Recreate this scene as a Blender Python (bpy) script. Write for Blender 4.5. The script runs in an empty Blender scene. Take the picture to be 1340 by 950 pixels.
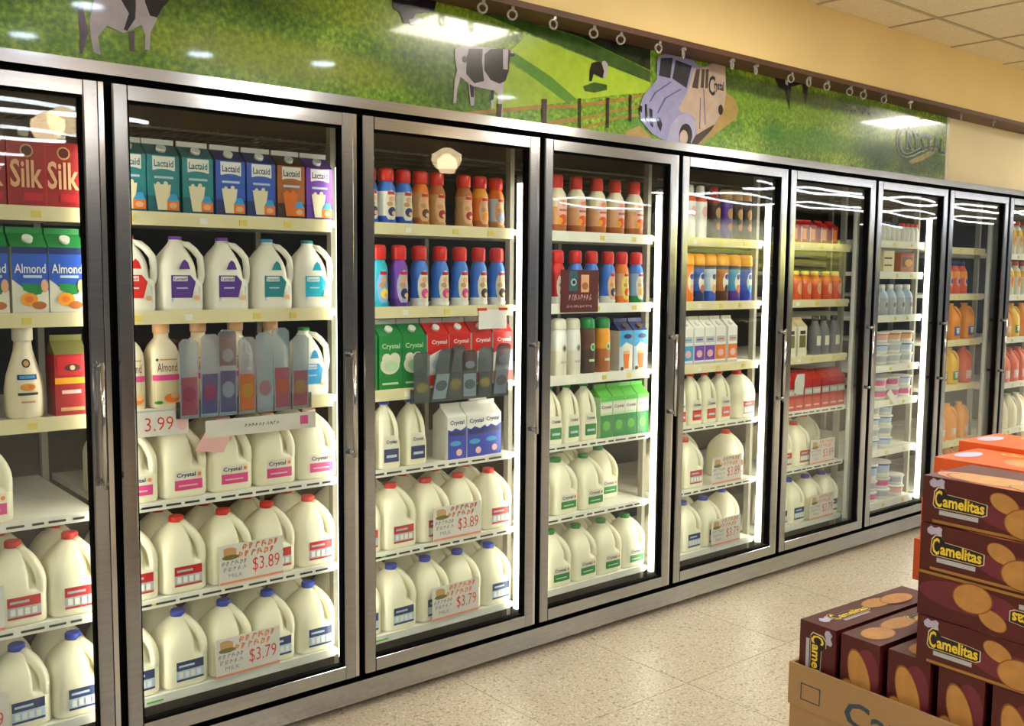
import bpy, math, random
from mathutils import Matrix, Vector

# ------------------------------------------------------------------ camera
scene = bpy.context.scene
C = bpy.context.scene.collection
PI = math.pi
W = 0.775                                   # pitch of the cooler doors
random.seed(4)
cam = bpy.data.cameras.new('camera'); camo = bpy.data.objects.new('camera', cam); C.objects.link(camo)
CR = Vector((0.7684894, -0.639798, 0.0090857)); CU = Vector((0.0513263, 0.0757915, 0.9958018)); CF = Vector((0.6378006, 0.7647968, -0.0910834))
camo.matrix_world = Matrix(((CR.x, CU.x, -CF.x, -0.8747), (CR.y, CU.y, -CF.y, -2.755), (CR.z, CU.z, -CF.z, 1.4523), (0, 0, 0, 1)))
cam.sensor_fit = 'HORIZONTAL'; cam.sensor_width = 36; cam.lens = 1279.73 / 1340 * 36; cam.clip_start = .05
scene.camera = camo
# ------------------------------------------------------------------ world, exposure
wd = bpy.data.worlds.new('world'); scene.world = wd; wd.use_nodes = True
bg = wd.node_tree.nodes['Background']; bg.inputs[0].default_value = (1, .93, .82, 1); bg.inputs[1].default_value = .25
vs = scene.view_settings; vs.view_transform = 'Standard'; vs.look = 'None'; vs.gamma = 1; vs.use_curve_mapping = False
vs.exposure = 1.0
TROFFER, STRIP, DOWNLIGHT, TUBE = 20.0, 16.0, 40.0, 6.5      # emission of the store's lamps and the cooler tubes

# ------------------------------------------------------------------ materials
def lin(h):
    def f(c):
        c /= 255
        return c / 12.92 if c <= .04045 else ((c + .055) / 1.055) ** 2.4
    return tuple(f(int(h[i:i+2], 16)) for i in (0, 2, 4)) + (1,)
MATS = {}
def mat(name, h='808080', rough=.5, metal=0, emit=None, alpha=1, var=.06, scale=14, coat=0, spec=None, bump=0, stretch=None, ehex=None, trans=0):
    m = bpy.data.materials.new(name); m.use_nodes = True; nt = m.node_tree; b = nt.nodes['Principled BSDF']
    c = lin(h)
    tc = nt.nodes.new('ShaderNodeTexCoord'); nz = nt.nodes.new('ShaderNodeTexNoise'); nz.inputs['Scale'].default_value = scale; nz.inputs['Detail'].default_value = 3
    if stretch:
        mp = nt.nodes.new('ShaderNodeMapping'); mp.inputs['Scale'].default_value = stretch
        nt.links.new(tc.outputs['Object'], mp.inputs[0]); nt.links.new(mp.outputs[0], nz.inputs['Vector'])
    else: nt.links.new(tc.outputs['Object'], nz.inputs['Vector'])
    rp = nt.nodes.new('ShaderNodeValToRGB')
    rp.color_ramp.elements[0].position = .3; rp.color_ramp.elements[1].position = .7
    rp.color_ramp.elements[0].color = tuple(x * (1 - var) for x in c[:3]) + (1,)
    rp.color_ramp.elements[1].color = tuple(min(1, x * (1 + var)) for x in c[:3]) + (1,)
    nt.links.new(nz.outputs['Fac'], rp.inputs[0]); nt.links.new(rp.outputs[0], b.inputs['Base Color'])
    b.inputs['Roughness'].default_value = rough; b.inputs['Metallic'].default_value = metal; b.inputs['Alpha'].default_value = alpha
    b.inputs['Coat Weight'].default_value = coat; b.inputs['Coat Roughness'].default_value = .04
    if spec is not None: b.inputs['Specular IOR Level'].default_value = spec
    if trans: b.inputs['Subsurface Weight'].default_value = trans; b.inputs['Subsurface Radius'].default_value = (.03, .025, .015)
    if emit:
        b.inputs['Emission Color'].default_value = lin(ehex or h); b.inputs['Emission Strength'].default_value = emit
    if bump:
        bp = nt.nodes.new('ShaderNodeBump'); bp.inputs['Strength'].default_value = bump; bp.inputs['Distance'].default_value = .002
        nt.links.new(nz.outputs['Fac'], bp.inputs['Height']); nt.links.new(bp.outputs[0], b.inputs['Normal'])
    MATS[name] = m
    return m
def glassmat(name, tint, rough, fac_lo):
    m = bpy.data.materials.new(name); m.use_nodes = True; nt = m.node_tree; nt.nodes.clear()
    o = nt.nodes.new('ShaderNodeOutputMaterial'); mx = nt.nodes.new('ShaderNodeMixShader'); t = nt.nodes.new('ShaderNodeBsdfTransparent'); g = nt.nodes.new('ShaderNodeBsdfGlossy'); f = nt.nodes.new('ShaderNodeLayerWeight')
    t.inputs[0].default_value = lin(tint); g.inputs['Roughness'].default_value = rough; f.inputs[0].default_value = .5
    pw = nt.nodes.new('ShaderNodeMath'); pw.operation = 'POWER'; pw.inputs[1].default_value = 5; nt.links.new(f.outputs['Facing'], pw.inputs[0])   # Schlick, same from both sides of the pane
    mr = nt.nodes.new('ShaderNodeMapRange'); mr.inputs['To Min'].default_value = fac_lo
    nt.links.new(pw.outputs[0], mr.inputs['Value']); nt.links.new(mr.outputs[0], mx.inputs[0])
    nt.links.new(t.outputs[0], mx.inputs[1]); nt.links.new(g.outputs[0], mx.inputs[2]); nt.links.new(mx.outputs[0], o.inputs[0])
    MATS[name] = m
    return m
def stonemat(name, base, dark, light, rough):
    m = mat(name, base, rough, scale=3, var=.05); nt = m.node_tree; b = nt.nodes['Principled BSDF']
    tc = nt.nodes['Texture Coordinate']; rp = nt.nodes['Color Ramp']
    geo = nt.nodes.new('ShaderNodeNewGeometry')
    last = rp.outputs[0]
    for sc, col, lo, hi in ((110, dark, .56, .62), (80, light, .58, .64), (45, dark, .62, .66)):
        n = nt.nodes.new('ShaderNodeTexNoise'); n.inputs['Scale'].default_value = sc; n.inputs['Detail'].default_value = 2
        nt.links.new(geo.outputs['Position'], n.inputs['Vector'])
        r = nt.nodes.new('ShaderNodeMapRange'); r.inputs['From Min'].default_value = lo; r.inputs['From Max'].default_value = hi; r.inputs['To Max'].default_value = .75
        nt.links.new(n.outputs['Fac'], r.inputs['Value'])
        mx = nt.nodes.new('ShaderNodeMixRGB'); mx.inputs[2].default_value = lin(col)
        nt.links.new(r.outputs[0], mx.inputs[0]); nt.links.new(last, mx.inputs[1]); last = mx.outputs[0]
    big = nt.nodes.new('ShaderNodeTexNoise'); big.inputs['Scale'].default_value = 2.2; big.inputs['Detail'].default_value = 6
    nt.links.new(geo.outputs['Position'], big.inputs['Vector'])
    r = nt.nodes.new('ShaderNodeMapRange'); r.inputs['From Min'].default_value = .55; r.inputs['From Max'].default_value = .75; r.inputs['To Max'].default_value = .35
    nt.links.new(big.outputs['Fac'], r.inputs['Value'])
    mx = nt.nodes.new('ShaderNodeMixRGB'); mx.inputs[2].default_value = lin('8a7c66'); nt.links.new(r.outputs[0], mx.inputs[0]); nt.links.new(last, mx.inputs[1])
    nt.links.new(mx.outputs[0], b.inputs['Base Color'])
    return m
# colours that are just flat paint or print: name -> hex, roughness
for n, h, r in [('white','f2f0ea',.45),('offwhite','e8e2d0',.5),('cream','efe2bd',.5),('black','0c0c0d',.5),('darkgrey','2c2d2f',.6),('midgrey','77777a',.5),
    ('red','d8241c',.32),('deepred','a01418',.4),('maroon','5c1013',.4),('crimson','c01a22',.4),('pink','e0468f',.45),('palepink','f0b9b8',.5),('green','12863c',.4),('lime','5fbf45',.45),('palegreen','bfe3b2',.5),
    ('navy','152a66',.4),('blue','2858c4',.35),('royal','2440b8',.35),('sky','3aa0dc',.4),('cyan','17b3cf',.35),('teal','17868f',.4),('tealdark','0e5f6b',.45),('purple','5a2e94',.4),('violet','7a3fb4',.4),
    ('orange','f07a1e',.4),('amber','f4a21c',.4),('yellow','f6cf2a',.4),('lemon','fbe45a',.4),('brown','5e3018',.5),('choc','3b2116',.5),('tan','c99a62',.5),('caramel','b8682c',.45),('peach','eab184',.5),
    ('silver','b9bcc2',.4),('lightblue','bcd3ea',.45),('lilac','b9b4cf',.5),('greyink','8b8a92',.6),('redink','d8362a',.6),('orangeink','ee8a62',.6),('olive','6d6a2e',.6),('paper','ded8d2',.6),
    ('oj','f59a14',.35),('ojred','e2521c',.35),('ojyellow','f7c21a',.35),('beige','d9c9a2',.5)]:
    mat(n, h, r)
mat('milk', 'f6f0d6', .36, trans=.12, var=.02); mat('milkwhite', 'f4efe2', .36, var=.02); mat('almondmilk', 'f0e2c6', .36, var=.02)
mat('steel', 'a2a4a8', .18, 1, scale=6, var=.10, stretch=(1, 1, 40)); mat('steel_h', 'a9abaf', .15, 1, scale=6, var=.10, stretch=(1, 40, 40)); mat('chrome', 'c9c9c9', .12, 1)
mat('darksteel', '4a4744', .35, 1); mat('shelfwhite', 'efece2', .45); mat('shelfcream', 'e9dcb0', .5); mat('upright', '8d887b', .5); mat('wire', '55534f', .45, .6)
mat('gasket', '0a0a0b', .8, spec=.05); mat('coolerdark', '26272a', .7, scale=4, var=.2); mat('coolerfloor', '4a4a48', .6); mat('toe', '0b0b0b', .7)
mat('tube_on', 'ffffff', .4, emit=TUBE, ehex='fff6e4'); mat('tube_off', 'c9c8c2', .4)
mat('troffer_lens', 'ffffff', .4, emit=TROFFER, ehex='fff7ea'); mat('strip_lens', 'ffffff', .4, emit=STRIP, ehex='f4f8ff'); mat('down_lens', 'ffffff', .4, emit=DOWNLIGHT, ehex='dcecff')
mat('soffit', 'ecd193', .75, scale=2, var=.05, bump=.05); mat('storewall', 'eadcb6', .75, scale=2, var=.05); mat('brown_trim', '5a3a28', .6, var=.12)
mat('ceiling_tile', 'e2d3b4', .9, scale=90, var=.10, bump=.3); mat('ceiling_grid', 'b7a584', .6)
stonemat('floor_stone', 'c2b7a2', '82755f', 'e0d6c0', .34)
mat('joint', '8d8069', .8); mat('storeback', '8b9098', .8, var=.25, scale=1.5); mat('tagyellow', 'e9d06a', .5)
mat('cardboard', 'a9875c', .8, scale=60, var=.08, stretch=(1, 1, 12)); mat('boxmaroon', '521418', .42, var=.15, scale=9); mat('boxmaroon2', '6e2436', .42, var=.2, scale=9); mat('boxorange', 'ee6226', .4, var=.1)
mat('cookie', 'bf8a48', .5, scale=40, var=.12); mat('cookieedge', '8c5424', .5); mat('boxyellow', 'f2d23a', .45); mat('boxgold', 'a97a35', .5); mat('logodark', '17151c', .5); mat('inkblue', '3d4a55', .7)
glassmat('glass', 'f6faf8', .01, .045); glassmat('plastic_clear', 'd6dfe4', .12, .08); glassmat('plastic_smoke', 'aeb7bd', .15, .12)
mat('mist', 'a3b4c4', .3, alpha=.45); mat('mistgrey', '5f676c', .3, alpha=.62); mat('clearwhite', 'cfcac0', .15, alpha=.38); mat('added_rack_glow', 'ffffff', .5, emit=130, ehex='fffbe0'); mat('pendant', 'ffd9a0', .5, emit=10, ehex='ffdcae'); mat('snack', 'b9c04a', .45, var=.15); mat('snacklight', 'e2dc7a', .45)  # rack lamp emission is added so the mirrored trays look brighter
mat('creamblue', '3f7fe0', .35); mat('creamsky', '8fb8ee', .4)
for n, h in [('mistpurple', '9a4a7a'), ('mistblue', '4a5a96'), ('mistorange', 'd0702a'), ('mistrose', 'b8506a'), ('mistmaroon', '5c2028'), ('mistyellow', 'c8b45a')]: mat(n, h, .35, alpha=.4)
# printed mural (glossy laminate over print)
for n, h, v in [('m_bright', 'a0c034', .10), ('m_light', '92b032', .14), ('m_mid', '55882c', .12), ('m_dark', '34561e', .22), ('m_trees', '1d2a14', .3), ('m_teal', '1f5a3a', .3),
    ('c_white', 'aba6ac', .12), ('c_black', '120e14', .2), ('c_shade', '5a4a58', .15), ('f_rail', '9c7a3a', .2), ('f_post', '38251c', .2), ('t_road', 'a3894f', .12), ('t_shadow', '2e2118', .2),
    ('t_lilac', '8f8fb6', .08), ('t_lilac2', 'a3a0be', .08), ('t_cream', 'b6a292', .08), ('t_line', '5b5b86', .1), ('t_glass', '2a2f3a', .25), ('t_glass2', '4a3c38', .2), ('t_black', '14131a', .2),
    ('l_halo', '7f9f8c', .1), ('l_navy', '1a2638', .1), ('l_tan', '8d8a62', .15), ('mural_edge', 'd8d2c0', .05)]:
    mat(n, h, .2, var=v, scale=28, spec=.3, coat=.4)
def muralmat():
    m = mat('mural_grass', '5c7a1e', .2, spec=.3, coat=.4); nt = m.node_tree; b = nt.nodes['Principled BSDF']
    geo = nt.nodes.new('ShaderNodeNewGeometry'); sx = nt.nodes.new('ShaderNodeSeparateXYZ'); nt.links.new(geo.outputs['Position'], sx.inputs[0])
    n1 = nt.nodes.new('ShaderNodeTexNoise'); n1.inputs['Scale'].default_value = 3.2; n1.inputs['Detail'].default_value = 4
    n2 = nt.nodes.new('ShaderNodeTexNoise'); n2.inputs['Scale'].default_value = 70; n2.inputs['Detail'].default_value = 3
    for n in (n1, n2): nt.links.new(geo.outputs['Position'], n.inputs['Vector'])
    a = nt.nodes.new('ShaderNodeMath'); a.operation = 'MULTIPLY_ADD'; a.inputs[1].default_value = .55; nt.links.new(n1.outputs['Fac'], a.inputs[0])
    c = nt.nodes.new('ShaderNodeMath'); c.operation = 'MULTIPLY'; c.inputs[1].default_value = .45; nt.links.new(n2.outputs['Fac'], c.inputs[0]); nt.links.new(c.outputs[0], a.inputs[2])
    rp = nt.nodes.new('ShaderNodeValToRGB'); e = rp.color_ramp.elements
    e[0].position = .32; e[0].color = lin('3f6c20'); e[1].position = .68; e[1].color = lin('a6c03c'); k = e.new(.5); k.color = lin('6f9a2a')
    nt.links.new(a.outputs[0], rp.inputs[0]); last = rp.outputs[0]
    for cx, cz, rx, rz, col, k in ((-.1, 2.30, .75, .16, '22350f', .85), (.55, 2.10, .5, .07, '93a430', .7), (1.18, 2.15, .30, .14, '33501a', .7), (1.0, 2.30, .5, .09, '8f9f2c', .5), (2.2, 2.09, .5, .05, '4f8a2c', .6), (3.1, 2.24, .7, .06, '6f9a2c', .6), (3.2, 2.31, 1.2, .045, '1d2f14', .8), (3.6, 2.12, .9, .06, '2f7a2c', .6), (4.3, 2.09, .7, .10, '1a4a3a', .8), (4.35, 2.32, .35, .03, '8a8a4a', .5)):
        sb = nt.nodes.new('ShaderNodeMapping'); sb.vector_type = 'POINT'; sb.inputs['Location'].default_value = (-cx / rx, 0, -cz / rz); sb.inputs['Scale'].default_value = (1 / rx, 0, 1 / rz)
        nt.links.new(geo.outputs['Position'], sb.inputs[0])
        ln = nt.nodes.new('ShaderNodeVectorMath'); ln.operation = 'LENGTH'; nt.links.new(sb.outputs[0], ln.inputs[0])
        ad = nt.nodes.new('ShaderNodeMath'); ad.operation = 'MULTIPLY_ADD'; ad.inputs[1].default_value = .5; nt.links.new(n1.outputs['Fac'], ad.inputs[0]); nt.links.new(ln.outputs['Value'], ad.inputs[2])
        r2 = nt.nodes.new('ShaderNodeMapRange'); r2.interpolation_type = 'SMOOTHSTEP'; r2.inputs['From Min'].default_value = 1.5; r2.inputs['From Max'].default_value = .7; r2.inputs['To Max'].default_value = k
        nt.links.new(ad.outputs[0], r2.inputs['Value'])
        mx = nt.nodes.new('ShaderNodeMixRGB'); mx.inputs[2].default_value = lin(col); nt.links.new(r2.outputs[0], mx.inputs[0]); nt.links.new(last, mx.inputs[1]); last = mx.outputs[0]
    hs = nt.nodes.new('ShaderNodeMixRGB'); hs.blend_type = 'MULTIPLY'; hs.inputs[0].default_value = .5; nt.links.new(last, hs.inputs[1])
    r3 = nt.nodes.new('ShaderNodeMapRange'); r3.inputs['From Min'].default_value = .3; r3.inputs['From Max'].default_value = .7; r3.inputs['To Min'].default_value = .5; r3.inputs['To Max'].default_value = 1.3
    nt.links.new(n2.outputs['Fac'], r3.inputs['Value']); nt.links.new(r3.outputs[0], hs.inputs[2]); nt.links.new(hs.outputs[0], b.inputs['Base Color'])
muralmat()

# ------------------------------------------------------------------ mesh building
TXT = {}
def textmesh(s, bold=0.0):
    k = (s, bold)
    if k not in TXT:
        cu = bpy.data.curves.new('t', 'FONT'); cu.body = s; cu.resolution_u = 2; cu.offset = bold; cu.fill_mode = 'FRONT'
        o = bpy.data.objects.new('t', cu); me = o.to_mesh()
        v = [(p.co.x, p.co.y) for p in me.vertices]; f = [tuple(p.vertices) for p in me.polygons]; o.to_mesh_clear()
        bpy.data.objects.remove(o); bpy.data.curves.remove(cu)
        x0 = min(p[0] for p in v); x1 = max(p[0] for p in v); y0 = min(p[1] for p in v); y1 = max(p[1] for p in v)
        TXT[k] = ([((x - x0) / (x1 - x0) - .5, (y - y0) / (y1 - y0) - .5) for x, y in v], f)
    return TXT[k]
def smooth(t): t = max(0, min(1, t)); return t * t * (3 - 2 * t)
class MB:
    def __init__(s): s.v = []; s.f = []; s.m = []; s.s = []
    def face(s, idx, m, sm=False): s.f.append(tuple(idx)); s.m.append(m); s.s.append(sm)
    def box(s, x0, x1, y0, y1, z0, z1, m):
        b = len(s.v); s.v += [(x, y, z) for z in (z0, z1) for y in (y0, y1) for x in (x0, x1)]
        for q in ((0, 2, 3, 1), (4, 5, 7, 6), (0, 1, 5, 4), (2, 6, 7, 3), (0, 4, 6, 2), (1, 3, 7, 5)): s.face([b + i for i in q], m)
        return s
    def loft(s, rings, m, cap0=True, cap1=True, sm=True, closed=True):
        n = len(rings[0]); b = len(s.v)
        for r in rings: s.v += [tuple(p) for p in r]
        for i in range(len(rings) - 1):
            mm = m[i] if isinstance(m, list) else m
            for j in range(n if closed else n - 1):
                k = (j + 1) % n
                s.face((b + i*n + j, b + i*n + k, b + (i+1)*n + k, b + (i+1)*n + j), mm, sm)
        m0 = m[0] if isinstance(m, list) else m; m1 = m[-1] if isinstance(m, list) else m
        if cap0: s.face([b + j for j in range(n)][::-1], m0)
        if cap1: s.face([b + (len(rings)-1)*n + j for j in range(n)], m1)
        return s
    def tube(s, path, ra, m, n=8, rb=None, up=Vector((0, 0, 1)), closed=False):
        rings = []; P = [Vector(p) for p in path]
        for i, p in enumerate(P):
            if closed: t = (P[(i+1) % len(P)] - P[i-1]).normalized()
            else: t = (P[min(i+1, len(P)-1)] - P[max(i-1, 0)]).normalized()
            u = up if abs(t.dot(up)) < .95 else Vector((1, 0, 0))
            a = t.cross(u).normalized(); b = a.cross(t)
            rings.append([p + a * (ra * math.cos(2*PI*k/n)) + b * ((rb or ra) * math.sin(2*PI*k/n)) for k in range(n)])
        if closed: rings.append(rings[0]); return s.loft(rings, m, False, False)
        return s.loft(rings, m)
    def prism(s, poly, y0, y1, m):            # polygon in (x,z) extruded along y
        return s.loft([[(x, y0, z) for x, z in poly], [(x, y1, z) for x, z in poly]], m, sm=False)
    def poly(s, pts, m):
        b = len(s.v); s.v += [tuple(p) for p in pts]; s.face(range(b, b + len(pts)), m); return s
    def patch(s, fn, m, u0, u1, v0, v1, ell=False, nu=1, nv=1):
        b = len(s.v); cu, cv, ru, rv = (u0+u1)/2, (v0+v1)/2, (u1-u0)/2, (v1-v0)/2
        for j in range(nv + 1):
            t = -1 + 2 * j / nv
            if ell: t = math.sin(t * PI / 2)
            w = math.sqrt(max(0, 1 - t*t)) if ell else 1
            for i in range(nu + 1): s.v.append(fn(cu + ru * w * (-1 + 2 * i / nu), cv + rv * t))
        for j in range(nv):
            for i in range(nu):
                a = b + j*(nu+1) + i; s.face((a, a+1, a+nu+2, a+nu+1), m, nu > 1 and not ell)
        return s
    def text(s, fn, st, m, cu, cv, w, h, bold=0.0, rot=0):
        v, f = textmesh(st, bold); b = len(s.v); c, d = math.cos(rot), math.sin(rot)
        for x, y in v: s.v.append(fn(cu + x*w*c - y*h*d, cv + x*w*d + y*h*c))
        for p in f: s.face([b + i for i in p], m)
        return s
    def mesh(s, name):
        me = bpy.data.meshes.new(name); me.from_pydata(s.v, [], s.f)
        names = list(dict.fromkeys(s.m))
        for n in names: me.materials.append(MATS[n])
        ix = {n: i for i, n in enumerate(names)}
        me.polygons.foreach_set('material_index', [ix[n] for n in s.m]); me.polygons.foreach_set('use_smooth', s.s)
        me.update(); return me
    def build(s, name, parent=None, loc=None):
        o = bpy.data.objects.new(name, s.mesh(name)); C.objects.link(o)
        if parent: o.parent = parent
        if loc: o.location = loc
        return o
def tag(o, label, cat, group=None):
    o['label'] = label; o['category'] = cat
    if group: o['group'] = group
    return o
def thing(name, label, cat, loc=(0, 0, 0), rot=0, group=None):
    o = bpy.data.objects.new(name, None); C.objects.link(o); o.location = loc; o.rotation_euler = (0, 0, rot); o.empty_display_size = .05
    return tag(o, label, cat, group)
def struct(o): o['kind'] = 'structure'; return o
def proto(parts): return [(n, b.mesh(n), p) for n, b, p in parts]
def place(pr, name, label, cat, loc, rot=0, group=None):
    r = thing(name, label, cat, loc, rot, group); made = []
    for n, me, p in pr:
        o = bpy.data.objects.new(n, me); C.objects.link(o); o.parent = r if p is None else made[p]; made.append(o)
    return r
ORD = ['leftmost', 'second', 'third', 'fourth', 'fifth', 'sixth', 'seventh', 'eighth', 'ninth']
DOORN = ['', 'first', 'second', 'third', 'fourth', 'fifth', 'sixth', 'seventh', 'eighth', 'ninth']
def pos(i, n): return 'leftmost' if i == 0 else ('rightmost' if i == n - 1 and n > 1 else ORD[i] + ' from left')
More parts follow.
